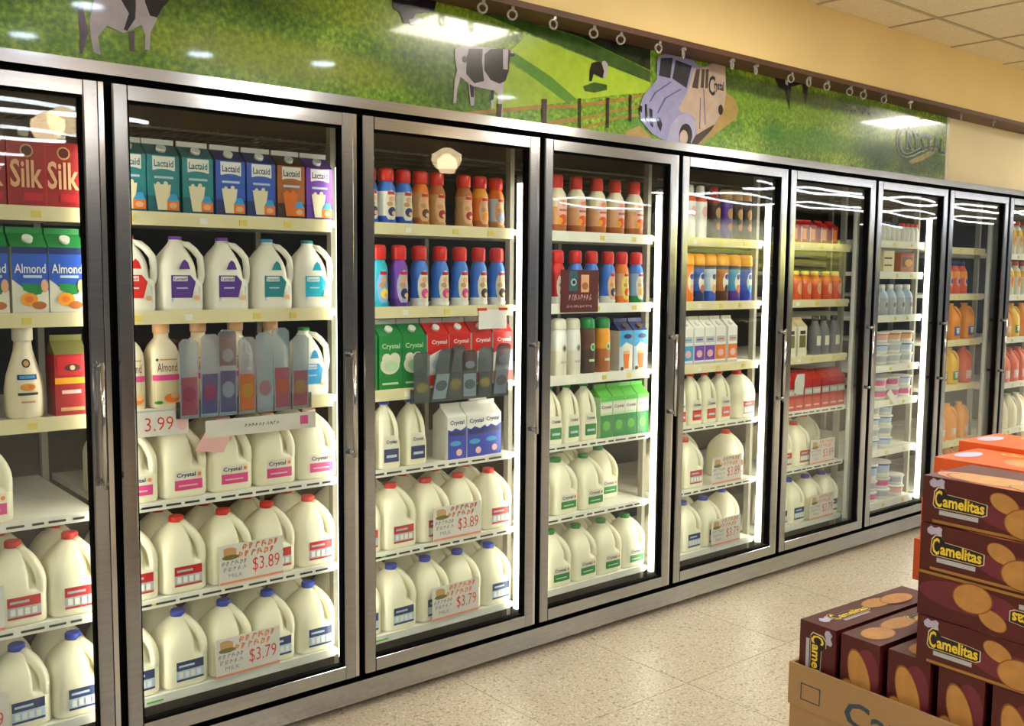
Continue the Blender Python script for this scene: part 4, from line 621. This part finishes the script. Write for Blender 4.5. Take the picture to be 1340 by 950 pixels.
row(3, 1, [(.10, 'c_cyan'), (.186, 'c_cyan'), (.268, 'c_purple'), (.355, 'c_bluepink'), (.446, 'c_bluepink'), (.535, 'c_bluepink'), (.622, 'c_bluebrown'), (.708, 'c_bluebrown')])
row(3, 2, [(.11, 'cr_green'), (.212, 'cr_green'), (.311, 'cr_green'), (.413, 'cr_red'), (.513, 'cr_red'), (.615, 'cr_red'), (.715, 'cr_red')])
row(3, 3, [(.11, 'half_blue'), (.213, 'half_blue'), (.325, 'half_blue'), (.502, 'cr_blue'), (.592, 'cr_blue'), (.680, 'cr_blue', .015), (.768 - .045, 'cr_blue', .12)])
jugs(3, 4, [.110, .260, .410, .560, .709], 'gal_red'); jugs(3, 5, [.110, .260, .410, .560, .709], 'gal_blue')
row(4, 0, [(.148, 'wide'), (.245, 'wide'), (.353, 'wide'), (.468, 'wide'), (.578, 'wide'), (.692, 'wide')])
row(4, 1, [(.165, 'c_red'), (.245, 'c_red'), (.344, 'c_green'), (.434, 'c_bluedark'), (.530, 'c_bluedark'), (.616, 'c_peach'), (.704, 'c_green')])
row(4, 2, [(.17, 'tall_white'), (.259, 'tall_white'), (.337, 'tall_white'), (.417, 'tall_brown'), (.507, 'tall_orange'), (.62, 'coffee_carton'), (.712, 'coffee_carton')])
row(4, 3, [(.12, 'half_green'), (.22, 'half_green'), (.318, 'half_green'), (.415, 'half_green'), (.508, 'cr_smallgreen'), (.583, 'cr_smallgreen'), (.658, 'cr_smallgreen'), (.733, 'cr_smallgreen')])
row(4, 4, [(.135, 'gal_green'), (.292, 'gal_green'), (.447, 'gal_green')], rowname='front row, '); row(4, 4, [(.30, 'gal_green'), (.455, 'gal_green'), (.63, 'gal_green', -.06)], y=.158, rowname='middle row, '); row(4, 4, [(.605, 'gal_green'), (.755, 'gal_green')], y=.30, rowname='back row, ')
jugs(4, 5, [.110, .260, .410, .560, .709], 'gal_green')
row(5, 0, [(.20, 'can_red'), (.268, 'can_red'), (.342, 'can_red'), (.44, 'can_dark'), (.527, 'can_grey'), (.603, 'can_rust'), (.675, 'can_rust')])
row(5, 1, [(.18, 'y_orange'), (.26, 'y_orange'), (.337, 'y_blue'), (.422, 'y_white'), (.51, 'y_brown'), (.60, 'y_blueorange'), (.694, 'y_royal')])
row(5, 2, [(.17, 'ju_blue'), (.25, 'ju_blue'), (.329, 'ju_purple'), (.404, 'ju_purple'), (.483, 'ju_orange'), (.570, 'ju_orange')])
row(5, 3, [(.21, 'half_red'), (.322, 'half_red'), (.424, 'half_red'), (.530, 'half_red'), (.705, 'gal_red')])
row(5, 4, [(.17, 'gal_red'), (.325, 'gal_red')], rowname='front row, '); row(5, 4, [(.33, 'gal_red'), (.485, 'gal_red'), (.68, 'gal_red', -.12, 0, 'rightmost behind price sign')], y=.158, rowname='back row, ')
row(5, 5, [(.17, 'gal_blue'), (.322, 'gal_blue'), (.475, 'gal_blue')], rowname='front row, '); row(5, 5, [(.33, 'gal_blue'), (.485, 'gal_blue'), (.69, 'gal_blue', -.1, 0, 'rightmost behind price sign')], y=.16, rowname='back row, ')
row(6, 0, [(.27, 'pack_red'), (.345, 'pack_red'), (.42, 'pack_red'), (.52, 'pack_red'), (.62, 'pack_red')])
row(6, 1, [(.25, 'pack_orange'), (.335, 'pack_orange'), (.418, 'pack_orange'), (.51, 'pack_orange'), (.61, 'pack_orange'), (.697, 'pack_orange')])
row(6, 2, [(.27, 'cream_carton'), (.366, 'cream_carton'), (.522, 'greybottle'), (.60, 'greybottle'), (.70, 'greybottle')])
row(6, 3, [(.28, 'redcarton'), (.36, 'redcarton'), (.437, 'redcarton'), (.514, 'redcarton'), (.592, 'redcarton'), (.67, 'redcarton'), (.745, 'redcarton')])
row(6, 4, [(.26, 'gal_red'), (.419, 'gal_red')], rowname='front row, '); row(6, 4, [(.42, 'gal_red'), (.575, 'gal_red', -.01), (.73, 'gal_red', -.02)], y=.165, rowname='back row, ')
row(6, 5, [(.235, 'gal_blue'), (.39, 'gal_blue'), (.545, 'gal_blue'), (.70, 'gal_blue')], rowname='front row, '); row(6, 5, [(.41, 'gal_blue'), (.565, 'gal_blue'), (.72, 'gal_blue')], y=.16, rowname='back row, ')
row(7, 0, [(.35 + .052 * i, 'mini_blue' if i < 4 else 'mini_red') for i in range(8)])
row(7, 1, [(.40, 'pack_cream'), (.60, 'pack_brown')])
row(7, 2, [(.31, 'pale_bottle'), (.40, 'pale_bottle'), (.49, 'pale_bottle'), (.585, 'pale_bottle'), (.675, 'pale_bottle')])
def stack(d, s, x, ks, where, y=0):
    z = 0
    for i, k in enumerate(ks):
        row(d, s, [(x, k, y, z, '%s in %s stack' % (['bottom', 'second', 'third', 'fourth', 'fifth'][i] if i < len(ks) - 1 else 'topmost', where))], jit=.001); z += .0625 if not k.endswith('tall') else .0985
stack(7, 3, .42, ['tub_grey', 'tub_blue', 'tub_red'], 'left'); stack(7, 3, .56, ['tub_grey', 'tub_grey', 'tub_orange'], 'middle'); stack(7, 3, .695, ['tub_grey', 'tub_blue', 'tub_orange', 'tub_red'][:3], 'right')
stack(7, 4, .42, ['tub_pink', 'tub_pink'], 'left'); stack(7, 4, .56, ['tub_pink', 'tub_pink'], 'middle'); stack(7, 4, .695, ['tub_pink', 'tub_blue'], 'right')
stack(7, 5, .36, ['tub_blue', 'tub_grey', 'tub_blue', 'tub_grey'], 'left'); stack(7, 5, .50, ['tub_blue', 'tub_grey', 'tub_blue', 'tub_blue'], 'middle')
stack(7, 6, .36, ['tub_pink', 'tub_grey', 'tub_blue_tall'], 'left'); stack(7, 6, .50, ['tub_grey', 'tub_pink', 'tub_blue_tall'], 'middle'); stack(7, 6, .66, ['tub_red', 'tub_grey'], 'right')
row(8, 1, [(.37, 'oj_small'), (.46, 'oj_small'), (.555, 'oj_small')]); row(8, 2, [(.33, 'oj_plain'), (.475, 'oj_orange'), (.655, 'oj_orange')]); row(8, 3, [(.34, 'oj_yellow'), (.485, 'oj_yellow'), (.655, 'oj_red')])
row(8, 4, [(.35, 'oj_plain'), (.495, 'oj_plain'), (.655, 'oj_plain')]); row(8, 5, [(.36, 'oj_yellow'), (.505, 'oj_plain'), (.665, 'oj_yellow')])
row(9, 0, [(.44, 'oj_tall'), (.54, 'oj_tall'), (.655, 'oj_tall')]); row(9, 1, [(.44, 'oj_tall'), (.54, 'oj_tall'), (.67, 'oj_tall')]); row(9, 2, [(.42, 'oj_plain'), (.55, 'oj_yellow'), (.70, 'oj_plain')])
row(9, 3, [(.44, 'oj_red'), (.565, 'oj_red'), (.70, 'oj_red')]); row(9, 4, [(.44, 'oj_cream'), (.58, 'oj_cream'), (.71, 'oj_cream')]); row(9, 5, [(.46, 'oj_red'), (.62, 'oj_red')])
# ------------------------------------------------------------------ signs and coupon dispensers
def strokes(b, fn, m, path, w):
    for (a, c), (e, g) in zip(path, path[1:]):
        dx, dy = e - a, g - c; n = math.hypot(dx, dy) or 1; ox, oy = -dy / n * w / 2, dx / n * w / 2
        b.poly([fn(a + ox, c + oy), fn(a - ox, c - oy), fn(e - ox, g - oy), fn(e + ox, g + oy)], m)
def squiggle(b, fn, m, x0, x1, z, h, w, n):
    for i in range(n):
        t = x0 + (x1 - x0) * i / n; s = (x1 - x0) / n * .72; r = random.Random(i * 7 + n)
        strokes(b, fn, m, [(t + s*r.uniform(0, 1), z + h*r.uniform(0, 1)) for _ in range(3)] + [(t, z), (t + s*r.uniform(.1, .4), z + h), (t + s*r.uniform(.6, 1), z + h*r.uniform(.3, 1))][::r.choice((1, -1))], w)
def price_sign(price, label, x, z, y=.098, tilt=0):
    t = thing('price_sign', label, 'sign', (x, y, z), tilt, 'handwritten milk price signs')
    w, h = .217, .128
    MB().box(-w/2, w/2, 0, .003, 0, h, 'paper').build('card', t)
    f = lambda lv: (lambda u, v: (u, -.0004 * lv, v))
    MB().box(-w/2, w/2, -.0006, 0, .004, .011, 'orangeink').build('border_line', t)
    b = MB(); b.patch(f(1), 'tan', -w/2 + .014, -w/2 + .056, .090, .114); b.patch(f(2), 'olive', -w/2 + .008, -w/2 + .064, .080, .096, True, 4, 8); b.patch(f(2), 'tan', -w/2 + .012, -w/2 + .05, .108, .120, True, 4, 8); b.build('picture', t)
    b = MB(); squiggle(b, f(1), 'orangeink', -.03, .10, .105, .018, .004, 6); squiggle(b, f(1), 'orangeink', -.045, .085, .082, .018, .004, 6)
    squiggle(b, f(1), 'greyink', -.10, -.012, .062, .014, .0022, 6); squiggle(b, f(1), 'greyink', -.095, -.015, .043, .013, .0022, 5)
    b.text(f(1), 'MILK', 'greyink', -.055, .029, .048, .013, 0)
    b.text(f(2), price, 'redink', .049, .050, .094, .048, -.005); b.build('lettering', t)
price_sign('$3.89', 'paper price sign reading 3.89 among red-capped jugs, second cooler door', .438, .474, tilt=.03)
price_sign('$3.79', 'paper price sign reading 3.79 among blue-capped jugs, second cooler door', .422, .178, tilt=.02)
price_sign('$3.89', 'paper price sign reading 3.89 among red-capped jugs, third cooler door', 1.250, .474)
price_sign('$3.79', 'paper price sign reading 3.79 among blue-capped jugs, third cooler door', 1.244, .178, tilt=.03)
price_sign('$3.89', 'paper price sign reading 3.89 before red-capped jugs, fifth cooler door', 2.838, .474)
price_sign('$3.79', 'paper price sign reading 3.79 before blue-capped jugs, fifth cooler door', 2.843, .178)
price_sign('$3.89', 'paper price sign reading 3.89 before red-capped jugs, sixth cooler door', 3.640, .474)
price_sign('$3.79', 'paper price sign reading 3.79 before blue-capped jugs, sixth cooler door', 3.652, .178)
price_sign('$3.89', 'paper price sign reading 3.89 before red-capped jugs, first cooler door', -.385, .474)
price_sign('$3.79', 'paper price sign reading 3.79 before blue-capped jugs, first cooler door', -.385, .178)
# small hanging price card below the almond bottles
t = thing('price_card', 'small card with 3.99 in red hanging under the almond bottles', 'sign', (.165, .1, .966))
MB().box(-.078, .078, 0, .003, 0, .072, 'paper').build('card', t)
b = MB().text(lambda u, v: (u, -.0005, v), '3.99', 'redink', -.01, .036, .085, .040, -.005); b.patch(lambda u, v: (u, -.0005, v), 'palepink', .044, .076, .01, .05, True, 4, 8); b.build('lettering', t)
MB().box(-.078, .078, -.001, .004, .072, .078, 'silver').build('holder', t)
t = thing('price_card', 'blank white card with red corners below the creamers, third cooler door', 'sign', (1.412, .1, 1.246))
MB().box(-.066, .066, 0, .003, 0, .072, 'white').build('card', t); MB().box(-.07, -.03, -.001, .004, .068, .078, 'red').box(.03, .07, -.001, .004, .068, .078, 'red').build('corner', t)
t = thing('promotion_card', 'maroon promotion card in front of creamer bottles, fourth cooler door', 'sign', (1.857, .098, 1.30))
MB().box(-.103, .103, 0, .003, 0, .17, 'maroon').build('card', t)
f = lambda lv: (lambda u, v: (u, -.0004 * lv, v))
b = MB(); b.patch(f(1), 'tealdark', -.06, -.015, .085, .165); b.patch(f(2), 'silver', -.052, -.02, .105, .135, True, 4, 8); b.patch(f(3), 'black', -.044, -.026, .112, .128, True, 4, 8); b.patch(f(1), 'peach', .005, .05, .08, .15); b.patch(f(2), 'caramel', .01, .045, .09, .12, True, 4, 8); b.build('picture', t)
b = MB(); squiggle(b, f(1), 'palepink', -.06, .07, .048, .022, .002, 8); squiggle(b, f(1), 'palepink', -.07, .07, .018, .01, .0015, 12); b.build('lettering', t)
t = thing('price_card', 'small white card hanging over the red cartons, sixth cooler door', 'sign', (3.41, .1, .862), 0)
MB().prism([(-.04, 0), (.02, .0), (.042, .03), (.042, .095), (-.02, .095), (-.04, .06)], 0, .003, 'paper').build('card', t)
t = thing('price_card', 'white tag on the tub shelf edge, seventh cooler door', 'sign', (4.33, .098, .745), 0)
MB().prism([(-.07, .05), (.02, -.02), (.05, 0), (-.03, .075)], 0, .003, 'white').build('card', t)
# coupon dispensers: clear pockets on the shelf edge
def dispenser(label, x0, n, pitch, z, h, cols, tilts, strip, grey):
    t = thing('coupon_dispenser', label, 'dispenser', (x0, .088, z))
    MB().box(-.01, n * pitch + .01, .004, .012, 0, .05, 'plastic_smoke').build('mounting_bar', t)
    for i in range(n):
        x = i * pitch; p = MB(); a = tilts[i]; w = pitch - .004
        def q(u, v): return (x + u + a * v, 0, v)
        hh = h * (1 + .05 * ((i * 37) % 3 - 1)); pts = [(0, 0), (w, 0), (w, hh - .012), (w - .012, hh), (.012, hh), (0, hh - .012)]
        p.loft([[(q(u, v)[0], 0, v) for u, v in pts], [(q(u, v)[0], .004, v) for u, v in pts]], 'mistgrey' if grey else 'mist', sm=False); po = p.build('pocket', t)
        c = MB(); m1, m2 = cols[i]
        c.loft([[(q(u, v)[0], -.001, v) for u, v in ((.004, .01), (w - .004, .01), (w - .004, hh*.52), (.004, hh*.52))], [(q(u, v)[0], -.0002, v) for u, v in ((.004, .01), (w - .004, .01), (w - .004, hh*.52), (.004, hh*.52))]], m1, sm=False)
        c.patch(lambda u, v: (q(u, v)[0], -.0014, v), m2, .008, w - .008, hh*.2, hh*.4, True, 4, 8); c.build('coupon', po)
        if grey == (i in (3, 5)) and (grey or i in (2, 3)):
            MB().patch(lambda u, v: (q(u, v)[0], -.001, v), 'mistmaroon', .002, w - .002, hh*.58, hh*.98).patch(lambda u, v: (q(u, v)[0], -.0016, v), 'mist', .01, w - .01, hh*.62, hh*.78, True, 4, 8).build('picture', po)
    if strip:
        s = MB().box(.075, n * pitch + .02, -.004, .0, -.065, -.012, 'paper').build('strip', t)
        MB().box(n * pitch - .035, n * pitch - .008, -.0055, -.004, -.05, -.022, 'pink').build('sticker', s)
        b = MB(); squiggle(b, lambda u, v: (u, -.0045, v), 'olive', .20, .32, -.042, .01, .002, 10); b.build('lettering', s)
        MB().prism([(.04, -.10), (.13, -.115), (.16, -.05), (.09, -.02)], -.003, -.001, 'palepink').build('flap', s)
dispenser('row of clear coupon pockets clipped before the almond bottles, second cooler door', .215, 7, .0607, 1.012, .25, [('mistrose', 'mistpurple'), ('mistblue', 'mistrose'), ('mistblue', 'mist'), ('mistorange', 'mistyellow'), ('mist', 'mistrose'), ('mistrose', 'mistorange'), ('mistrose', 'mistyellow')], [0, .03, 0, .02, 0, -.02, .02], True, False)
dispenser('row of smoky coupon pockets clipped before red milk cartons, third cooler door', 1.05, 6, .0705, .992, .19, [('mistgrey', 'mistyellow'), ('mist', 'mistgrey')] * 3, [0, .22, .10, 0, .05, .12], False, True)

# ------------------------------------------------------------------ cookie display
BL, BD, BH = .28, .165, .0825; BS = .36     # length, depth, height; length of the standing boxes
def logo(b, fn, u, v, w, h, lv, rot=0):
    c, s = math.cos(rot), math.sin(rot)
    def g(e): return lambda x, y: fn(e)(u + x*c - y*s, v + x*s + y*c)
    ol = [(-.56, -.62), (.50, -.62), (.60, -.45), (.60, .30), (.30, .42), (-.30, .52), (-.38, .95), (-.52, .95), (-.60, .6), (-.62, -.4)]
    b.poly([g(lv)(x*w*.97, y*h*.97) for x, y in ol], 'beige'); b.poly([g(lv + 1)(x*w*.93, y*h*.88) for x, y in ol], 'logodark')
    b.text(g(lv + 2), 'amelitas', 'boxyellow', .075*w, -.02*h, .90*w, h*.82, .03); b.text(g(lv + 2), 'C', 'boxyellow', -.475*w, .10*h, .16*w, h*1.2, .02)
    b.patch(g(lv), 'silver', -.45*w, .40*w, -1.02*h, -.70*h)
def brand(b, fn, u, v, s, lv, rot=0):
    c, d = math.cos(rot), math.sin(rot)
    b.poly([fn(lv)(u + (x*c - y*d)*s, v + (x*d + y*c)*s) for x, y in ((-.5, .05), (-.25, .30), (.0, .18), (.3, .32), (.5, .2), (.46, -.02), (.5, -.25), (.1, -.18), (-.2, -.3), (-.45, -.2))], 'lilac')
def cook(b, fn, u, v, ru, rv, lv, rot=0):
    c, d = math.cos(rot), math.sin(rot)
    for k, (m, f) in enumerate((('cookieedge', 1.0), ('cookie', .93))):
        b.poly([fn(lv + k)(u + math.cos(i*PI/12)*ru*f*c - math.sin(i*PI/12)*rv*f*d, v + math.cos(i*PI/12)*ru*f*d + math.sin(i*PI/12)*rv*f*c) for i in range(24)], m)
def clip(b, lo, hi, ax):                     # keep the print inside the box edges
    b.v = [tuple(min(hi, max(lo, p[k])) if k == ax else p[k] for k in range(3)) for p in b.v]; return b
def sideprint(flip=False):
    fn = lambda lv: (lambda u, v: (u, -.0004 - .0003 * lv, v) if not flip else (BL - u, -.0004 - .0003 * lv, BH - v))
    b = MB(); b.patch(fn(0), 'boxgold', .02, BL, .002, .007); b.patch(fn(0), 'boxmaroon2', .10, BL, .010, .06, True, 6, 8)
    cook(b, fn, .144, .058, .026, .016, 1, -.35); cook(b, fn, .180, .030, .036, .026, 3, .1)
    logo(b, fn, .069, .043, .082, .025, 2); brand(b, fn, .026, .072, .028, 2)
    return clip(clip(b, .001, BH - .001, 2), .001, BL - .001, 0)
def topprint():
    fn = lambda lv: (lambda u, v: (u, v, BH + .0004 + .0003 * lv))
    b = MB(); b.patch(fn(0), 'orangeink', .0, BL, .0, BD*.55, True, 8, 8); cook(b, fn, .10, .045, .080, .040, 1, .05); cook(b, fn, .20, .115, .075, .036, 1, -.1); cook(b, fn, .19, .03, .055, .026, 3, 0)
    logo(b, fn, .20, .07, .10, .026, 6); return clip(clip(b, .001, BD - .001, 1), .001, BL - .001, 0)
def boxmesh(m, x1, y1, z1): return MB().box(0, x1, 0, y1, 0, z1, m)
flat_a = proto([('box', boxmesh('boxmaroon', BL, BD, BH), None), ('side_print', sideprint(), None), ('top_print', topprint(), None)])
flat_b = proto([('box', boxmesh('boxmaroon', BL, BD, BH), None), ('side_print', sideprint(True), None)])
def endprint(first):
    fn = lambda lv: (lambda u, v: (u, -.0004 - .0003 * lv, v)); b = MB()
    if first: logo(b, fn, .040, .085, .105, .024, 1, -PI/2); brand(b, fn, .066, .145, .030, 1, -PI/2)
    else:
        b.patch(fn(0), 'boxmaroon2', .03, BH, .05, .15, True, 4, 8); cook(b, fn, .022, .052, .020, .030, 1, .3); cook(b, fn, .042, .092, .023, .054, 3, .28); b.patch(fn(1), 'boxgold', .070, .074, .005, .06)
        logo(b, fn, .042, .022, .05, .012, 5)
    return clip(clip(b, .001, BD - .001, 2), .001, BH - .001, 0)
def standtop(first):
    fn = lambda lv: (lambda u, v: (v, u, BD + .0004 + .0003 * lv)); b = MB()
    fm = lambda lv: (lambda u, v: (BH - v, u, BD + .0004 + .0003 * lv))
    if first: logo(b, fm, .11, .045, .10, .022, 1); brand(b, fm, .04, .05, .04, 1); cook(b, fm, .21, .05, .045, .022, 1); cook(b, fm, .27, .04, .05, .024, 3)
    else: cook(b, fm, .055, .04, .042, .028, 1); cook(b, fm, .14, .05, .055, .022, 0); logo(b, fm, .215, .045, .07, .02, 4)
    return clip(clip(b, .001, BH - .001, 0), .001, BS - .001, 1)
stand_a = proto([('box', boxmesh('boxmaroon', BH, BS, BD), None), ('end_print', endprint(True), None), ('top_print', standtop(True), None)])
stand_b = proto([('box', boxmesh('boxmaroon', BH, BS, BD), None), ('end_print', endprint(False), None), ('top_print', standtop(False), None)])
orange_b = proto([('box', boxmesh('boxorange', BL, BD, BH), None), ('side_print', draw(MB(), [('r', .05, .3, .2, .5, 'peach'), ('r', .05, .25, .62, .72, 'lilac')], lambda e: (lambda u, v: (u, -e, v)), BL, BH), None),
    ('top_print', draw(MB(), [('e', .62, .45, .26, .30, 'cookie'), ('e', .10, .45, .07, .25, 'lilac'), ('t', 'Camelitas', .45, .82, .45, .16, .02, 'boxyellow')], lambda e: (lambda u, v: (u, v, BH + e)), BL, BD), None)])
ROT = math.radians(-93); OX, OY, ZT = .776, -1.912, .770
def dloc(x, y, z): c, s = math.cos(ROT), math.sin(ROT); return (OX + x*c - y*s, OY + x*s + y*c, z)
for i, x in enumerate((-.245, -.150, -.052, .046, .144, .242, .340)):
    place(stand_a if i == 0 else stand_b, 'cookie_box', ['maroon cookie box standing at left end of the cardboard tray, lettering on its end', 'second standing maroon cookie box from left in the tray, cookies on its end', 'third standing maroon cookie box from left in the tray', 'fourth standing maroon cookie box in the tray, under the stack', 'fifth standing maroon cookie box in the tray, under the stack', 'sixth standing maroon cookie box in the tray', 'last standing maroon cookie box in the tray'][i], 'box', dloc(x, random.uniform(0, .004), ZT - BD), ROT, 'boxes standing in the tray')
for i, nm in enumerate(('lowest flat maroon cookie box of the front stack', 'upside-down maroon cookie box, second from bottom of the stack', 'maroon cookie box second from the top of the stack', 'topmost flat maroon cookie box of the front stack')):
    place(flat_b if i == 1 else flat_a, 'cookie_box', nm, 'box', dloc((.004, 0, .002, .0)[i], (.0, .003, .0, .004)[i], ZT + i * (BH + .0012) + .0005), ROT + random.uniform(-.008, .008), 'boxes stacked on the tray')
for j, (y0, wh) in enumerate(((.174, 'right behind the maroon stack'), (.345, 'in the rearmost stack'))):
    for i, (dx, nm) in enumerate(((-.08, 'lowest'), (-.112, 'second lowest'), (-.100, 'second highest'), (-.078, 'topmost'))):
        place(orange_b, 'cookie_box', '%s orange cookie box %s' % (nm, wh), 'box', dloc(dx - (.045 if j else 0), y0, ZT + i * (BH + .002 + .003 * j) + .0005), ROT, 'orange boxes behind the stack')
tr = thing('cardboard_tray', 'brown cardboard display tray holding the standing cookie boxes', 'tray', dloc(-.256, -.016, .598), ROT)
MB().box(0, .72, 0, .40, 0, .006, 'cardboard').build('base', tr)
MB().box(0, .72, 0, .006, .006, .085, 'cardboard').build('wall', tr); MB().box(0, .72, .394, .40, .006, .085, 'cardboard').build('wall', tr)
MB().box(0, .006, .006, .394, .006, .085, 'cardboard').build('wall', tr); MB().box(.714, .72, .006, .394, .006, .085, 'cardboard').build('wall', tr)
fn = lambda u, v: (u, -.0006, v); b = MB().text(fn, 'Camelitas', 'inkblue', .29, .030, .32, .05, .02)
for q in ((.03, .075, .018, .020), (.03, .075, .050, .052), (.03, .032, .018, .052), (.073, .075, .018, .052)): b.patch(fn, 'inkblue', *q)
b.build('lettering', tr)
cs = thing('shipping_case', 'tall brown cardboard case behind the tray, under the orange boxes', 'box', dloc(-.15, .39, 0), ROT)
MB().box(0, .60, 0, .20, 0, ZT - .0005, 'cardboard').build('case', cs); MB().box(0, .60, .08, .115, ZT - .0005, ZT, 'tan').build('tape', cs)
for i in range(2):
    cs = thing('shipping_case', 'plain brown cardboard shipping case, %s one under the cookie tray' % ('lower', 'upper')[i], 'box', dloc(-.253, -.013, i * .299), ROT)
    MB().box(0, .714, 0, .39, 0, .2985, 'cardboard').build('case', cs); MB().box(0, .714, .14, .175, .2985, .2989, 'tan').box(-.0005, 0, .14, .175, .2, .2989, 'tan').build('tape', cs)
